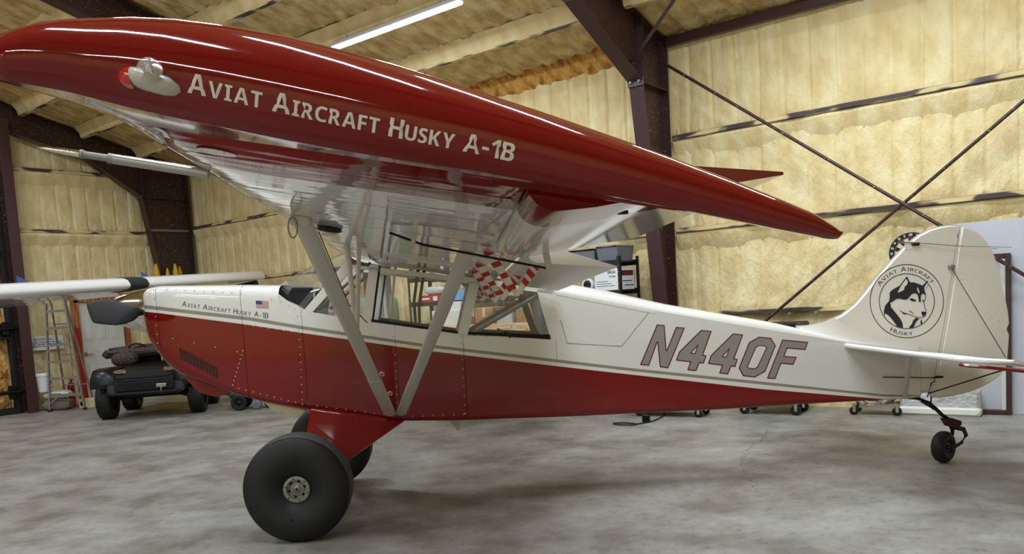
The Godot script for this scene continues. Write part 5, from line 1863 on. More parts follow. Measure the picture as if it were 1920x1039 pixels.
	obj("cylinder", st, M["plastic_red"], t)
	st = S()
	box(st, Vector3(0.02, 0.55, 0), Vector3(0.12, 0.03, 0.03), Basis(), 0.006)
	tube(st, [Vector3(0.05, 0.53, 0), Vector3(0.09, 0.45, 0.02), Vector3(0.075, 0.28, 0.03)], 0.011, 8)
	obj("valve_hose", st, M["black_paint"], t)
	# yellow tapered poles against the corner column
	var yl := ["broad yellow tapered pole left of the corner column", "short yellow pointed pole in front of the dark corner column", "tall yellow pole on the right edge of the corner column", "thin yellow pole tucked behind the tall one at the corner column"]
	var yp := [[-16.30, -9.58, 2.80, 0.072], [-16.24, -9.80, 2.70, 0.055], [-16.22, -9.98, 2.79, 0.07], [-16.26, -10.11, 2.74, 0.05]]
	for i in 4:
		t = thing("yellow_pole", yl[i], "pole", Vector3(yp[i][0], 0, yp[i][1]), 0.5)
		var h: float = yp[i][2]
		var w: float = yp[i][3]
		st = S()
		loft(st, [PackedVector3Array([Vector3(-w, 0, -0.03), Vector3(w, 0, -0.03), Vector3(w, 0, 0.03), Vector3(-w, 0, 0.03)]), PackedVector3Array([Vector3(-w * 0.7, h * 0.94, -0.025), Vector3(w * 0.7, h * 0.94, -0.025), Vector3(w * 0.7, h * 0.94, 0.025), Vector3(-w * 0.7, h * 0.94, 0.025)]), PackedVector3Array([Vector3(-w * 0.25, h, -0.01), Vector3(w * 0.25, h, -0.01), Vector3(w * 0.25, h, 0.01), Vector3(-w * 0.25, h, 0.01)])], true, true, false)
		obj("pole", st, M["plastic_yellow"], t)
		st = S()
		tube(st, [Vector3(0, h - 0.02, 0), Vector3(0.0, h + 0.03, 0), Vector3(0.02, h + 0.05, 0)], 0.006, 6)
		obj("hook", st, M["dark_steel"], t)
	utility_vehicle()

func rect(x: float, yc: float, zc: float, h: float, w: float) -> PackedVector3Array:
	return PackedVector3Array([Vector3(x, yc - h, zc - w), Vector3(x, yc + h, zc - w), Vector3(x, yc + h, zc + w), Vector3(x, yc - h, zc + w)])

func pillow(st: SurfaceTool, s: Vector3) -> void:
	# a filled sack lying flat
	var rr := []
	for i in 13:
		var u := lerpf(-1, 1, i / 12.0)
		var k := pow(maxf(0.0, 1.0 - pow(absf(u), 4.0)), 0.4)
		var r := PackedVector3Array()
		for j in 16:
			var a := TAU * j / 16.0
			r.append(Vector3(u * s.x / 2, s.y / 2 + signf(sin(a)) * pow(absf(sin(a)), 0.6) * s.y / 2 * maxf(k, 0.5), signf(cos(a)) * pow(absf(cos(a)), 0.6) * s.z / 2 * lerpf(0.86, 1.0, k)))
		rr.append(r)
	loft(st, rr, true, true)

func pillow_at(st: SurfaceTool, size: Vector3, at: Vector3) -> void:
	var tmp := S()
	pillow(tmp, size)
	tmp.generate_normals()
	st.append_from(tmp.commit(), 0, Transform3D(Basis(), at))

func wheel(parent: Node, called: String, c: Vector3, r: float, w: float, lugs: int, axis := Vector3.RIGHT) -> void:
	var b := Basis(frame_of(axis).x, axis.normalized(), frame_of(axis).x.cross(axis.normalized()))
	var xf := Transform3D(b, c)
	var st := S()
	lathe(st, [[r * 0.55, -w * 0.42], [r * 0.8, -w * 0.5], [r * 0.93, -w * 0.46], [r * 0.97, -w * 0.3], [r * 0.97, w * 0.3], [r * 0.93, w * 0.46], [r * 0.8, w * 0.5], [r * 0.55, w * 0.42]], xf, 32)
	for k in lugs:
		var a := TAU * k / lugs
		for s in [-1.0, 1.0]:
			var p := xf * Vector3(cos(a + s * 0.08) * r * 0.965, s * w * 0.24, -sin(a + s * 0.08) * r * 0.965)
			var rad := (xf.basis * Vector3(cos(a), 0, -sin(a))).normalized()
			var tang := rad.cross(axis.normalized())
			var dirn: Vector3 = (axis.normalized() + tang * 0.6 * s).normalized()
			box(st, p, Vector3(w * 0.42, r * 0.07, r * 0.09), Basis(dirn, rad, dirn.cross(rad)))
	var o := obj(called, st, M["rubber"], parent)
	st = S()
	lathe(st, [[0.0, -w * 0.36], [r * 0.2, -w * 0.36], [r * 0.25, -w * 0.26], [r * 0.50, -w * 0.30], [r * 0.56, -w * 0.40], [r * 0.56, w * 0.40], [r * 0.50, w * 0.30], [r * 0.25, w * 0.26], [r * 0.2, w * 0.36], [0.0, w * 0.36]], xf, 24)
	obj("rim", st, M["dark_steel"], o)

func utility_vehicle() -> void:
	# faces +z in its own axes
	var t := thing("utility_vehicle", "dark green and black off-road utility vehicle with camouflage covers, in front of the white door", "vehicle", Vector3(-12.96, 0, -7.33), deg_to_rad(46.0))
	for s in [-1.0, 1.0]:
		wheel(t, "front_wheel", Vector3(s * 0.74, 0.31, 0.0), 0.31, 0.25, 16)
		wheel(t, "rear_wheel", Vector3(s * 0.70, 0.31, -1.30), 0.31, 0.27, 16)
	var st := S()
	box(st, Vector3(0, 0.42, -0.68), Vector3(1.0, 0.18, 1.6), Basis(), 0.03)
	for s in [-1.0, 1.0]:
		tube(st, [Vector3(s * 0.3, 0.40, 0.0), Vector3(s * 0.62, 0.31, 0.0)], 0.035, 8)
		tube(st, [Vector3(s * 0.3, 0.40, -1.30), Vector3(s * 0.6, 0.31, -1.30)], 0.035, 8)
		tube(st, [Vector3(s * 0.35, 0.72, -0.06), Vector3(s * 0.56, 0.36, 0.0)], 0.045, 10)
	obj("chassis", st, M["dark_steel"], t)
	st = S()
	# nose: boxy fascia, flat fender tops, grey corner panels
	prism(st, V2([-0.60, 0.40, 0.30, 0.40, 0.42, 0.46, 0.44, 0.64, 0.36, 0.80, -0.60, 0.86]), Vector3(-0.46, 0, 0), Vector3(0, 0, 1), Vector3.UP, Vector3(0.92, 0, 0))
	obj("nose", st, M["black_matte"], t)
	for s in [-1.0, 1.0]:
		st = S()
		var rr := []
		for q in [[0.42, 0.60], [0.40, 0.76], [0.30, 0.84], [-0.05, 0.86], [-0.42, 0.84], [-0.55, 0.70]]:
			rr.append(PackedVector3Array([Vector3(s * 0.44, q[1] + 0.02, q[0]), Vector3(s * 0.84, q[1], q[0]), Vector3(s * 0.87, q[1] - 0.06, q[0] - 0.01), Vector3(s * 0.44, q[1] - 0.05, q[0] - 0.03)]))
		loft(st, rr, true, true)
		obj("fender", st, M["plastic_green"], t)
		st = S()
		box(st, Vector3(s * 0.52, 0.60, 0.36), Vector3(0.20, 0.36, 0.10), Basis(Vector3.RIGHT, -0.12), 0.03)
		obj("corner_panel", st, M["grey_plastic"], t)
	st = S()
	prism(st, V2([-0.60, 0.86, 0.34, 0.80, 0.28, 0.82, -0.30, 0.87, -0.60, 0.89]), Vector3(-0.45, 0, 0), Vector3(0, 0, 1), Vector3.UP, Vector3(0.90, 0, 0))
	obj("hood", st, M["black_paint"], t)
	st = S()
	box(st, Vector3(0, 0.55, 0.47), Vector3(0.95, 0.16, 0.05), Basis(), 0.02)
	tube(st, [Vector3(-0.55, 0.42, 0.40), Vector3(-0.50, 0.44, 0.54), Vector3(0.50, 0.44, 0.54), Vector3(0.55, 0.42, 0.40)], 0.025, 8)
	tube(st, [Vector3(-0.45, 0.74, 0.42), Vector3(-0.40, 0.70, 0.52), Vector3(0.40, 0.70, 0.52), Vector3(0.45, 0.74, 0.42)], 0.02, 8)
	obj("bumper", st, M["black_matte"], t)
	st = S()
	box(st, Vector3(0.28, 0.545, 0.51), Vector3(0.16, 0.06, 0.05), Basis(), 0.006)
	tube(st, [Vector3(0.28, 0.53, 0.54), Vector3(0.28, 0.46, 0.56), Vector3(0.30, 0.43, 0.55), Vector3(0.27, 0.42, 0.54)], 0.010, 8)
	obj("winch_hook", st, M["alloy"], t)
	st = S()
	for s in [-1.0, 1.0]:
		box(st, Vector3(s * 0.40, 0.79, 0.36), Vector3(0.20, 0.085, 0.06), Basis(Vector3.RIGHT, -0.6), 0.02)
	obj("headlight", st, M["chrome"], t)
	st = S()
	for s in [-1.0, 1.0]:
		box(st, Vector3(s * 0.36, 0.80, -1.0), Vector3(0.62, 0.16, 0.5), Basis(), 0.05)
		box(st, Vector3(s * 0.39, 0.96, -0.86), Vector3(0.74, 0.26, 0.14), Basis(Vector3.RIGHT, -0.15), 0.05)
	obj("seat", st, M["black_matte"], t)
	st = S()
	rack(st)
	obj("cargo_rack", st, M["black_paint"], t)
	st = S()
	box(st, Vector3(-0.08, 1.075, -0.88), Vector3(1.72, 0.15, 0.70), Basis(Vector3(0, 0, 1), 0.02), 0.055)
	box(st, Vector3(-0.55, 1.13, -0.95), Vector3(0.70, 0.10, 0.50), Basis(Vector3(0, 0, 1), 0.05), 0.045)
	obj("camouflage_cover", st, M["camouflage"], t)
	st = S()
	pillow_at(st, Vector3(0.40, 0.24, 0.30), Vector3(-0.52, 0.845, -0.46))
	obj("camouflage_bag", st, M["camouflage"], t)
	for s in [-1.0, 1.0]:
		st = S()
		tube(st, [Vector3(s * 0.62, 0.86, -0.62), Vector3(s * 0.66, 1.05, -0.64), Vector3(s * 0.66, 1.06, -1.2)], 0.022, 8)
		obj("roll_bar", st, M["black_paint"], t)
	st = S()
	tube(st, [Vector3(-0.35, 0.95, -0.52), Vector3(-0.35, 1.08, -0.66)], 0.02, 8)
	var ring := []
	for k in 17:
		var a := TAU * k / 16.0
		ring.append(Vector3(-0.35 + cos(a) * 0.16, 1.10 + sin(a) * 0.12, -0.68 + sin(a) * 0.10))
	tube(st, ring, 0.015, 8, false)
	obj("steering_wheel", st, M["black_matte"], t)

func rack(st: SurfaceTool) -> void:
	for s in [-1.0, 1.0]:
		tube(st, [Vector3(s * 0.62, 0.60, -1.20), Vector3(s * 0.62, 0.96, -1.26), Vector3(s * 0.62, 0.98, -1.66), Vector3(s * 0.62, 0.6, -1.66)], 0.02, 8)
	for k in 4: tube(st, [Vector3(-0.62, 0.975, -1.27 - 0.125 * k), Vector3(0.62, 0.975, -1.27 - 0.125 * k)], 0.014, 8)
	box(st, Vector3(0, 0.66, -1.42), Vector3(1.3, 0.10, 0.52), Basis(), 0.03)

func crate(called: String, label: String, cat: String, at: Vector3, s: Vector3, m: String, turn := 0.0, group := "") -> Node3D:
	# closed carton with a tape line and flap seam
	var t := thing(called, label, cat, at, turn, group)
	var st := S()
	box(st, Vector3(0, s.y / 2, 0), s, Basis(), 0.006)
	obj("carton_body", st, M[m], t)
	if m in ["cardboard", "brown_cardboard"]:
		st = S()
		box(st, Vector3(0, s.y + 0.0005, 0), Vector3(s.x * 0.98, 0.002, 0.05))
		box(st, Vector3(0, s.y * 0.86, s.z / 2 + 0.0005), Vector3(0.05, s.y * 0.27, 0.002))
		obj("tape", st, M["cream"], t)
	return t

func shelving(label: String, x0: float, x1: float, boards: Array) -> void:
	var t := thing("shelving_unit", label, "shelf", Vector3((x0 + x1) / 2, 0, -10.17))
	var hw_ := (x1 - x0) / 2
	for sx in [-1.0, 1.0]:
		for sz in [-1.0, 1.0]:
			var st := S()
			var p := Vector3(sx * (hw_ - 0.02), 1.03, sz * 0.27)
			box(st, p + Vector3(0, 0, 0), Vector3(0.045, 2.06, 0.006))
			box(st, p + Vector3(sx * 0.02, 0, -sz * 0.022), Vector3(0.006, 2.06, 0.045))
			var post := obj("upright", st, M["shelf_black"], t)
			st = S()
			for k in 24: lathe(st, [[0.0, 0.0042], [0.007, 0.0042]], Transform3D(Basis(Vector3.RIGHT, PI / 2), p + Vector3(0, -0.98 + 0.082 * k, 0)), 8)
			obj("slots", st, M["dull_alloy"], post)
	for y in boards:
		var st := S()
		box(st, Vector3(0, y - 0.03, 0), Vector3(hw_ * 2 - 0.02, 0.012, 0.53))
		for sz in [-1.0, 1.0]: box(st, Vector3(0, y - 0.045, sz * 0.268), Vector3(hw_ * 2 - 0.01, 0.075, 0.012), Basis(), 0.003)
		obj("shelf_board", st, M["shelf_black"], t)

func bin_box(label: String, at: Vector3, s: Vector3, m: String, lid: String) -> void:
	var t := thing("storage_bin", label, "storage bin", at)
	var st := S()
	var k := 0.90
	loft(st, [PackedVector3Array([Vector3(-s.x / 2 * k, 0, -s.z / 2 * k), Vector3(s.x / 2 * k, 0, -s.z / 2 * k), Vector3(s.x / 2 * k, 0, s.z / 2 * k), Vector3(-s.x / 2 * k, 0, s.z / 2 * k)]), PackedVector3Array([Vector3(-s.x / 2, s.y * 0.9, -s.z / 2), Vector3(s.x / 2, s.y * 0.9, -s.z / 2), Vector3(s.x / 2, s.y * 0.9, s.z / 2), Vector3(-s.x / 2, s.y * 0.9, s.z / 2)])], true, true, false)
	obj("tub", st, M[m], t)
	st = S()
	box(st, Vector3(0, s.y * 0.94, 0), Vector3(s.x * 1.05, s.y * 0.12, s.z * 1.05), Basis(), 0.01)
	obj("lid", st, M[lid], t)

func shelf_side() -> void:
	shelving("black steel shelving seen through the door window, red boxes on its upper board", -9.30, -7.44, [2.02, 1.63, 1.05, 0.4])
	shelving("black steel shelving beside the brown column, grey bins on its top board", -7.36, -5.43, [2.02, 1.63, 1.05, 0.4])
	# on the left shelving
	var t := thing("flat_box", "long flat red box with a white label on the shelf seen through the door window", "box", Vector3(-8.80, 1.608, -10.0))
	var st := S(); box(st, Vector3(0, 0.055, 0), Vector3(0.42, 0.11, 0.26), Basis(), 0.004); obj("carton_body", st, M["plastic_red"], t)
	st = S(); box(st, Vector3(0.10, 0.055, 0.131), Vector3(0.09, 0.07, 0.002)); box(st, Vector3(-0.1, 0.055, 0.131), Vector3(0.16, 0.03, 0.002)); obj("label_panel", st, M["paper"], t)
	t = thing("flat_box", "short red box at the right end of the long red one on the shelf", "box", Vector3(-8.46, 1.608, -10.0))
	st = S(); box(st, Vector3(0, 0.06, 0), Vector3(0.2, 0.12, 0.26), Basis(), 0.004); obj("carton_body", st, M["print_maroon"], t)
	t = thing("plastic_bag", "crumpled white plastic bag on top of the red boxes", "bag", Vector3(-8.74, 1.720, -10.0), 0.1)
	st = S(); pillow(st, Vector3(0.40, 0.14, 0.22)); obj("bag_body", st, M["film_wrap"], t)
	crate("blue_box", "pale blue box on the shelf right of the red boxes", "box", Vector3(-8.17, 1.608, -10.0), Vector3(0.30, 0.15, 0.26), "plastic_sky")
	bin_box("grey bin with blue writing on the shelf behind the flap arms", Vector3(-7.72, 1.608, -10.05), Vector3(0.34, 0.16, 0.36), "bin_grey", "bin_grey")
	# on the right shelving
	bin_box("grey bin on the top shelf, left of the one with stickers", Vector3(-6.02, 1.998, -10.1), Vector3(0.44, 0.19, 0.42), "bin_grey", "shelf_black")
	bin_box("grey bin with white stickers at the right end of the top shelf", Vector3(-5.62, 1.998, -10.14), Vector3(0.32, 0.21, 0.46), "bin_grey", "bin_grey")
	t = thing("paper_box", "white copier-paper box with black print on the shelf under the bins", "box", Vector3(-5.64, 1.608, -10.12))
	st = S(); box(st, Vector3(0, 0.145, 0), Vector3(0.36, 0.29, 0.45), Basis(), 0.004); obj("carton_body", st, M["paper"], t)
	st = S()
	fit_letters(st, "ERIA", 0.035, 0.12, func(u, v): return Vector3(0.03 + u, 0.225 + v, 0.2265), true)
	fit_letters(st, "Paper", 0.022, 0.10, func(u, v): return Vector3(0.05 + u, 0.175 + v, 0.2265), true)
	for k in 3: quad(st, Vector3(-0.15, 0.06 + 0.03 * k, 0.2265), Vector3(0.13 - 0.05 * k, 0.06 + 0.03 * k, 0.2265), Vector3(0.13 - 0.05 * k, 0.066 + 0.03 * k, 0.2265), Vector3(-0.15, 0.066 + 0.03 * k, 0.2265))
	obj("print", st, M["ink"], t)
	st = S()
	box(st, Vector3(0.1805, 0.225, -0.03), Vector3(0.002, 0.07, 0.34))
	obj("end_label", st, M["print_maroon"], t)
	st = S()
	for k in 2: box(st, Vector3(0.1805, 0.12 - 0.06 * k, -0.03 - 0.05 * k), Vector3(0.002, 0.012, 0.26))
	obj("end_print", st, M["ink"], t)
	t = thing("round_camera", "white round gadget with a black lens on the shelf beside the paper box", "gadget", Vector3(-5.93, 1.608, -9.96))
	st = S()
	lathe(st, [[0.0, -0.05], [0.08, -0.05], [0.088, -0.03], [0.088, 0.03], [0.078, 0.045], [0.06, 0.035], [0.06, 0.035]], Transform3D(Basis(Vector3.RIGHT, PI / 2), Vector3(0, 0.095, 0.04)), 28)
	box(st, Vector3(0, 0.008, 0.03), Vector3(0.12, 0.016, 0.10), Basis(), 0.004)
	obj("housing", st, M["plastic_white"], t)
	st = S()
	lathe(st, [[0.06, 0.034], [0.045, 0.028], [0.03, 0.036], [0.03, 0.036], [0.012, 0.030], [0.0, 0.032]], Transform3D(Basis(Vector3.RIGHT, PI / 2), Vector3(0, 0.095, 0.04)), 24)
	obj("lens", st, M["black_paint"], t)
	t = thing("plastic_pack", "blue and white packet left of the white gadget on the shelf", "packet", Vector3(-6.13, 1.608, -9.98), 0.3)
	st = S(); pillow(st, Vector3(0.2, 0.08, 0.14)); obj("bag_body", st, M["plastic_sky"], t)
	# work bench hidden behind the fuselage, with boxes on it
	t = thing("workbench", "low wooden bench behind the fuselage carrying boxes", "bench", Vector3(-7.1, 0, -9.60))
	st = S(); box(st, Vector3(0, 0.98, 0), Vector3(2.7, 0.04, 0.5), Basis(), 0.004); obj("bench_top", st, M["plywood"], t)
	for sx in [-1.28, 1.28]:
		for sz in [-0.2, 0.2]:
			st = S(); box(st, Vector3(sx, 0.48, sz), Vector3(0.08, 0.96, 0.08), Basis(), 0.004); obj("leg", st, M["pine_wood"], t)
	crate("foam_block", "large white foam block seen through the door window", "foam block", Vector3(-8.14, 1.0, -9.62), Vector3(0.56, 0.47, 0.34), "styrofoam")
	crate("foam_block", "smaller white foam block lying on the large one", "foam block", Vector3(-8.02, 1.47, -9.62), Vector3(0.32, 0.12, 0.3), "styrofoam")
	crate("carton", "small reddish-brown carton at the left of the rear window", "box", Vector3(-7.72, 1.0, -9.64), Vector3(0.20, 0.36, 0.3), "brown_cardboard")
	crate("carton", "light cardboard carton behind the flap arms in the rear window", "box", Vector3(-7.44, 1.0, -9.65), Vector3(0.33, 0.48, 0.34), "cardboard")
	bin_box("white bin with a blue lid in the middle of the rear window", Vector3(-7.08, 1.0, -9.65), Vector3(0.28, 0.44, 0.34), "plastic_white", "plastic_blue")
	crate("carton", "tall cardboard carton at the right of the rear window", "box", Vector3(-6.75, 1.0, -9.65), Vector3(0.27, 0.58, 0.30), "cardboard")
	t = thing("blue_level", "upright blue plastic board at the right edge of the rear window", "board", Vector3(-6.41, 1.0, -9.65))
	st = S(); box(st, Vector3(0, 0.28, 0), Vector3(0.14, 0.56, 0.06), Basis(Vector3(0, 0, 1), 0.04), 0.01); obj("board", st, M["plastic_blue"], t)
	st = S(); box(st, Vector3(0, 0.30, 0.031), Vector3(0.06, 0.34, 0.004), Basis(Vector3(0, 0, 1), 0.04)); obj("inset", st, M["plastic_sky"], t)
	t = thing("plywood_board", "long pale plywood board on edge along the bench, seen through the rear window", "plywood board", Vector3(-7.05, 1.0, -9.40))
	st = S(); bar(st, Vector3(0, 0.0, 0.015), Vector3(0, 0.245, -0.01), 2.5, 0.018, Vector3.RIGHT, 0.002); obj("board", st, M["plywood"], t)
	for k in [[-0.35, 0.16], [0.42, 0.15], [0.56, 0.12], [0.15, 0.19], [0.9, 0.17]]:
		st = S()
		lathe(st, [[0.0, 0.011], [0.011, 0.0105], [0.012, 0.009]], Transform3D(Basis(Vector3.RIGHT, PI / 2 + 0.1), Vector3(k[0], k[1], 0.015 - 0.102 * k[1])), 8)
		obj("knot", st, M["brown_cardboard"], t)
	t = crate("carton", "tall cardboard carton with a blue label, seen through the windshield", "box", Vector3(-10.56, 0, -9.72), Vector3(0.46, 2.20, 0.36), "cardboard")
	st = S(); box(st, Vector3(0.0, 1.83, 0.181), Vector3(0.20, 0.19, 0.003)); obj("blue_label", st, M["flag_blue"], t)
	st = S()
	for q in [1.955, 1.70]: box(st, Vector3(0.0, q, 0.181), Vector3(0.26, 0.014, 0.003))
	obj("label_rule", st, M["paper"], t)
	t = thing("draped_crate", "crate draped in a dull green canvas tarp, seen through the door window", "tarp", Vector3(-9.50, 0, -9.25))
	st = S()
	var nz := noise(131, 0.09, FastNoiseLite.TYPE_SIMPLEX_SMOOTH, 3)
	var rr := []
	for q in [[0.0, 1.12], [0.4, 1.08], [0.9, 1.03], [1.3, 1.0], [1.62, 0.98], [1.70, 0.94], [1.73, 0.8], [1.74, 0.3]]:
		var r := PackedVector3Array()
		for j in 48:
			var a := TAU * j / 48.0
			var f := Vector3(signf(cos(a)) * pow(absf(cos(a)), 0.35) * 0.40, 0, signf(sin(a)) * pow(absf(sin(a)), 0.35) * 0.27)
			var wv: float = 1.0 + nz.get_noise_2d(j * 3.0, q[0] * 4.0) * 0.12 * (1.9 - q[0])
			r.append(Vector3(f.x * q[1] * wv, q[0] + nz.get_noise_2d(f.x * 30.0 + 50.0, f.z * 30.0) * 0.03 * (1.0 if q[0] > 1.0 else 0.0), f.z * q[1] * wv))
		rr.append(r)
	loft(st, rr, true, true)
	obj("canvas", st, M["canvas_green"], t)
	t = thing("fuel_can", "red plastic fuel can beside the white foam block", "fuel can", Vector3(-8.55, 0, -8.95), 0.3)
	st = S(); box(st, Vector3(0, 0.15, 0), Vector3(0.26, 0.30, 0.2), Basis(), 0.04); box(st, Vector3(-0.03, 0.335, 0), Vector3(0.16, 0.03, 0.03), Basis(), 0.01); obj("can_body", st, M["plastic_red"], t)
	st = S(); tube(st, [Vector3(0.09, 0.29, 0), Vector3(0.11, 0.36, 0), Vector3(0.16, 0.42, 0)], 0.016, 8); obj("spout", st, M["black_paint"], t)

func right_side() -> void:
	# rolling tool chest behind the tail cone, only its lid and casters show
	var t := thing("tool_chest", "dark blue-grey rolling tool chest behind the tail, its lid above the fuselage", "tool chest", Vector3(-3.52, 0, -10.08), 0.05)
	var st := S()
	box(st, Vector3(0, 0.58, 0), Vector3(0.74, 0.88, 0.44), Basis(), 0.012)
	obj("cabinet", st, M["shelf_black"], t)
	st = S()
	box(st, Vector3(0, 1.06, 0), Vector3(0.76, 0.07, 0.46), Basis(), 0.02)
	obj("lid", st, M["bin_dark"] if M.has("bin_dark") else M["black_paint"], t)
	for k in 4:
		st = S()
		box(st, Vector3(0, 0.26 + 0.2 * k, 0.222), Vector3(0.68, 0.17, 0.012), Basis(), 0.004)
		var dr := obj("drawer", st, M["black_paint"], t)
		st = S()
		box(st, Vector3(0, 0.32 + 0.2 * k, 0.234), Vector3(0.60, 0.016, 0.018), Basis(), 0.004)
		obj("pull", st, M["alloy"], dr)
	for sx in [-1.0, 1.0]:
		for sz in [-1.0, 1.0]:
			caster(t, Vector3(sx * 0.30, 0, sz * 0.17), 0.06, 0.14)
	# floor jack
	t = thing("floor_jack", "low chrome and blue floor jack on casters under the tail", "floor jack", Vector3(-2.42, 0, -10.28), 0.1)
	st = S()
	for s in [-1.0, 1.0]:
		prism(st, V2([-0.26, 0.16, -0.20, 0.18, -0.12, 0.07, 0.16, 0.05, 0.24, 0.09, 0.24, 0.14, 0.05, 0.12, -0.10, 0.11, -0.22, 0.20]), Vector3(0, 0, s * 0.10), Vector3.RIGHT, Vector3.UP, Vector3(0, 0, 0.012))
	box(st, Vector3(0.0, 0.09, 0), Vector3(0.36, 0.03, 0.2), Basis(), 0.008)
	obj("frame", st, M["chrome"], t)
	st = S()
	bar(st, Vector3(0.0, 0.10, 0), Vector3(0.14, 0.26, 0), 0.05, 0.05, Vector3.UP, 0.008)
	tube(st, [Vector3(0.06, 0.12, 0), Vector3(0.20, 0.22, 0)], 0.03, 10)
	obj("pump", st, M["alloy"], t)
	st = S()
	box(st, Vector3(0.04, 0.20, -0.05), Vector3(0.30, 0.12, 0.1), Basis(), 0.02)
	obj("side_plate", st, M["flag_blue"], t)
	for sx in [-0.22, 0.22]:
		for sz in [-0.12, 0.12]: caster(t, Vector3(sx, 0, sz), 0.05, 0.12)
	t = thing("wrapped_block", "long pale block wrapped in clear film on the floor behind the tail wheel", "wrapped block", Vector3(-1.80, 0, -10.385), 0.0)
	st = S()
	box(st, Vector3(0, 0.16, 0), Vector3(0.78, 0.30, 0.14), Basis(), 0.03)
	obj("block", st, M["film_wrap"], t)
	st = S()
	box(st, Vector3(0, 0.045, 0.02), Vector3(0.80, 0.09, 0.16), Basis(), 0.02)
	obj("foam_edge", st, M["styrofoam"], t)
	t = thing("wall_panel", "large pale grey-white panel against the back wall behind the rudder", "wall panel", Vector3(-1.05, 0, -10.585))
	st = S()
	box(st, Vector3(0, 1.045, 0), Vector3(1.26, 2.09, 0.04), Basis(), 0.004)
	obj("panel", st, M["panel_white"], t)
	t = thing("glazed_frame", "brown-framed glass window unit standing on the floor behind the rudder", "window unit", Vector3(-1.50, 0, -10.52))
	st = S()
	for s in [-1.0, 1.0]: box(st, Vector3(s * 0.33, 0.865, 0), Vector3(0.045, 1.73, 0.07), Basis(), 0.006)
	for y in [0.03, 1.705]: box(st, Vector3(0, y, 0), Vector3(0.62, 0.05, 0.07), Basis(), 0.006)
	obj("frame", st, M["brown_flange"], t)
	st = S()
	for s in [-1.0, 1.0]: box(st, Vector3(s * 0.285, 0.865, 0.0), Vector3(0.045, 1.63, 0.045), Basis(), 0.004)
	obj("inner_frame", st, M["door_white"], t)
	st = S()
	box(st, Vector3(0, 0.865, 0), Vector3(0.53, 1.63, 0.012))
	obj("glass", st, M["clear_lens"], t)
	# dartboard
	t = thing("dartboard", "round dartboard with black number ring, hung on the foam wall behind the fin", "dartboard", Vector3(-2.085, 1.815, -10.50))
	var face := Basis(Vector3.RIGHT, PI / 2)
	st = S()
	lathe(st, [[0.0, -0.10], [0.225, -0.10], [0.225, -0.10], [0.225, 0.0], [0.222, 0.004], [0.222, 0.004], [0.0, 0.004]], Transform3D(face, Vector3.ZERO), 48)
	obj("board", st, M["black_matte"], t)
	for k in 20:
		var a0 := TAU * (k - 0.5) / 20.0
		for ring in [[0.016, 0.095], [0.095, 0.107], [0.107, 0.158], [0.158, 0.170]]:
			st = S()
			flat(st)
			for j in 3:
				var a := a0 + TAU / 20.0 * j / 3.0
				var b := a0 + TAU / 20.0 * (j + 1) / 3.0
				quad(st, Vector3(sin(a) * ring[0], cos(a) * ring[0], 0.005), Vector3(sin(b) * ring[0], cos(b) * ring[0], 0.005), Vector3(sin(b) * ring[1], cos(b) * ring[1], 0.005), Vector3(sin(a) * ring[1], cos(a) * ring[1], 0.005))
			var narrow: bool = ring[1] - ring[0] < 0.02
			obj("segment", st, M[("plastic_red" if k % 2 == 0 else "canvas_green") if narrow else ("black_paint" if k % 2 == 0 else "cream")], t)
	st = S()
	lathe(st, [[0.0, 0.0055], [0.016, 0.0055]], Transform3D(face, Vector3.ZERO), 16)
	obj("bullseye", st, M["plastic_red"], t)
	st = S()
	var nums := [20, 1, 18, 4, 13, 6, 10, 15, 2, 17, 3, 19, 7, 16, 8, 11, 14, 9, 12, 5]
	for k in 20:
		var a := TAU * k / 20.0
		var txt := str(nums[k])
		var w := letters(S(), txt, 0.026, func(u, v): return Vector3(u, v, 0), true)
		letters(st, txt, 0.026, func(u, v): return Vector3(sin(a) * 0.198 + u - w / 2, cos(a) * 0.198 + v - 0.013, 0.006), true)
	obj("numbers", st, M["paper"], t)

func caster(parent: Node, c: Vector3, r: float, top: float) -> void:
	var st := S()
	lathe(st, [[0.0, -0.018], [r * 0.6, -0.018], [r * 0.9, -0.016], [r, -0.008], [r, 0.008], [r * 0.9, 0.016], [r * 0.6, 0.018], [0.0, 0.018]], Transform3D(Basis(Vector3.RIGHT, PI / 2), c + Vector3(0, r, 0)), 20)
	var o := obj("caster", st, M["black_paint"], parent)
	st = S()
	for s in [-1.0, 1.0]: box(st, c + Vector3(0.005, (r + top) / 2, s * 0.024), Vector3(0.03, top - r + 0.02, 0.005))
	box(st, c + Vector3(0.005, top, 0), Vector3(0.05, 0.008, 0.06))
	obj("caster_fork", st, M["chrome"], o)

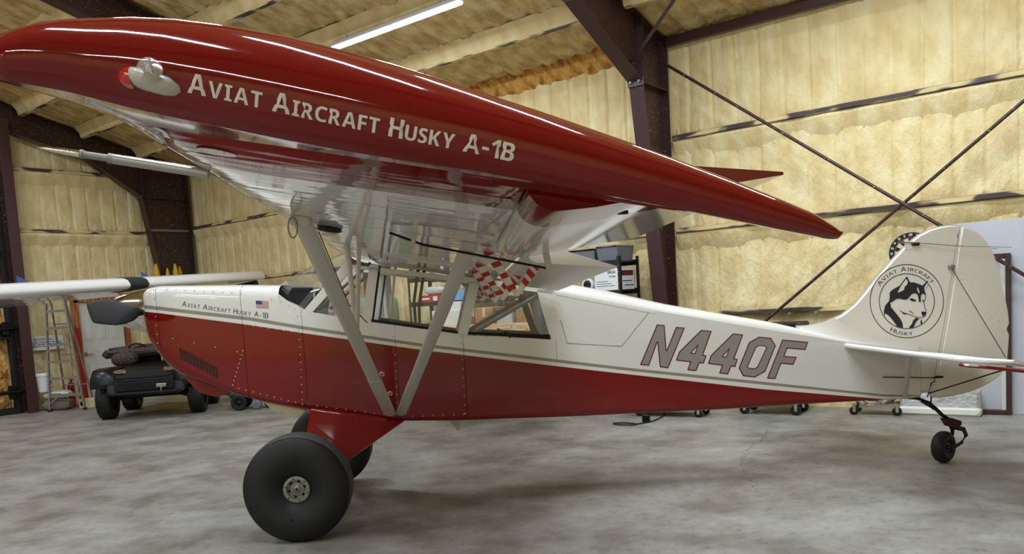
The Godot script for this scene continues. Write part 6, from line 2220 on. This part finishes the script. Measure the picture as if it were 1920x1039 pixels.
func floor_things() -> void:
	var t := thing("air_hose", "thin black cord lying in a loop on the floor behind the fuselage", "cord", Vector3(-4.8, 0, -8.85))
	var st := S()
	var p := []
	for k in 25:
		var a := lerpf(-0.6, TAU * 0.95, k / 24.0)
		p.append(Vector3(-0.02 + cos(a) * 0.15, 0.012, sin(a) * 0.07 + 0.12))
	for q in [[0.16, 0.012, 0.0], [0.2, 0.012, -0.2], [0.16, 0.012, -0.5], [0.05, 0.012, -0.8]]: p.append(Vector3(q[0], q[1], q[2]))
	tube(st, p, 0.008, 8)
	obj("cord", st, M["black_matte"], t)
	st = S()
	box(st, Vector3(0.15, 0.05, -0.10), Vector3(0.09, 0.10, 0.05), Basis(), 0.01)
	obj("plug", st, M["dark_steel"], t)
	t = thing("creeper", "low mechanic's creeper board on small casters under the tail cone", "creeper", Vector3(-4.62, 0, -9.60), 0.1)
	st = S()
	box(st, Vector3(0, 0.13, 0), Vector3(0.95, 0.03, 0.40), Basis(), 0.01)
	obj("deck", st, M["black_matte"], t)
	for sx in [-0.38, 0.38]:
		for sz in [-0.15, 0.15]: caster(t, Vector3(sx, 0, sz), 0.05, 0.115)
	# under the nose: red can, trolley
	t = thing("fuel_can", "red fuel can on the floor right of the off-road vehicle", "fuel can", Vector3(-14.62, 0, -9.45), 0.4)
	st = S(); box(st, Vector3(0, 0.19, 0), Vector3(0.34, 0.36, 0.24), Basis(), 0.05); box(st, Vector3(0, 0.40, 0), Vector3(0.2, 0.035, 0.035), Basis(), 0.01); obj("can_body", st, M["plastic_red"], t)
	st = S(); tube(st, [Vector3(0.12, 0.36, 0), Vector3(0.15, 0.44, 0), Vector3(0.2, 0.48, 0)], 0.018, 8); obj("spout", st, M["black_paint"], t)
	t = thing("tow_cart", "small black trolley with rubber wheels and a grey caster, under the red nose", "trolley", Vector3(-11.75, 0, -8.42), 0.72)
	st = S()
	box(st, Vector3(0.05, 0.24, -0.05), Vector3(0.75, 0.05, 0.34), Basis(), 0.01)
	tube(st, [Vector3(-0.30, 0.24, -0.05), Vector3(-0.55, 0.30, -0.10), Vector3(-0.75, 0.55, -0.12)], 0.02, 8)
	box(st, Vector3(0.1, 0.33, -0.05), Vector3(0.4, 0.14, 0.25), Basis(), 0.02)
	obj("bed", st, M["black_paint"], t)
	for z in [0.16, -0.26]:
		wheel(t, "wheel", Vector3(-0.16, 0.135, z), 0.135, 0.09, 0, Vector3(0, 0, 1))
	st = S()
	lathe(st, [[0.03, -0.025], [0.06, -0.028], [0.08, -0.018], [0.085, 0.0], [0.08, 0.018], [0.06, 0.028], [0.03, 0.025], [0.0, 0.022]], Transform3D(Basis(Vector3.RIGHT, PI / 2), Vector3(0.13, 0.085, 0.17)), 24)
	obj("grey_caster", st, M["bin_grey"], t)
	st = S()
	bar(st, Vector3(0.13, 0.085, 0.205), Vector3(0.15, 0.24, 0.19), 0.03, 0.008)
	obj("caster_fork", st, M["chrome"], t)
	for z in [0.05, -0.2]:
		wheel(t, "small_wheel", Vector3(0.34, 0.10, z), 0.10, 0.06, 0, Vector3(0, 0, 1))
	t = thing("trolley_jack", "dark red low jack with steel casters near the red can", "floor jack", Vector3(-13.2, 0, -9.40), 0.5)
	st = S()
	box(st, Vector3(0.05, 0.10, 0), Vector3(0.62, 0.07, 0.24), Basis(), 0.02)
	obj("frame", st, M["print_maroon"], t)
	st = S()
	tube(st, [Vector3(-0.1, 0.12, 0), Vector3(0.2, 0.26, 0), Vector3(0.3, 0.6, 0)], 0.02, 8)
	obj("handle", st, M["alloy"], t)
	for sz in [-0.12, 0.12]:
		wheel(t, "wheel", Vector3(-0.22, 0.075, sz), 0.075, 0.05, 0, Vector3(0, 0, 1))
		caster(t, Vector3(0.28, 0, sz), 0.045, 0.09)
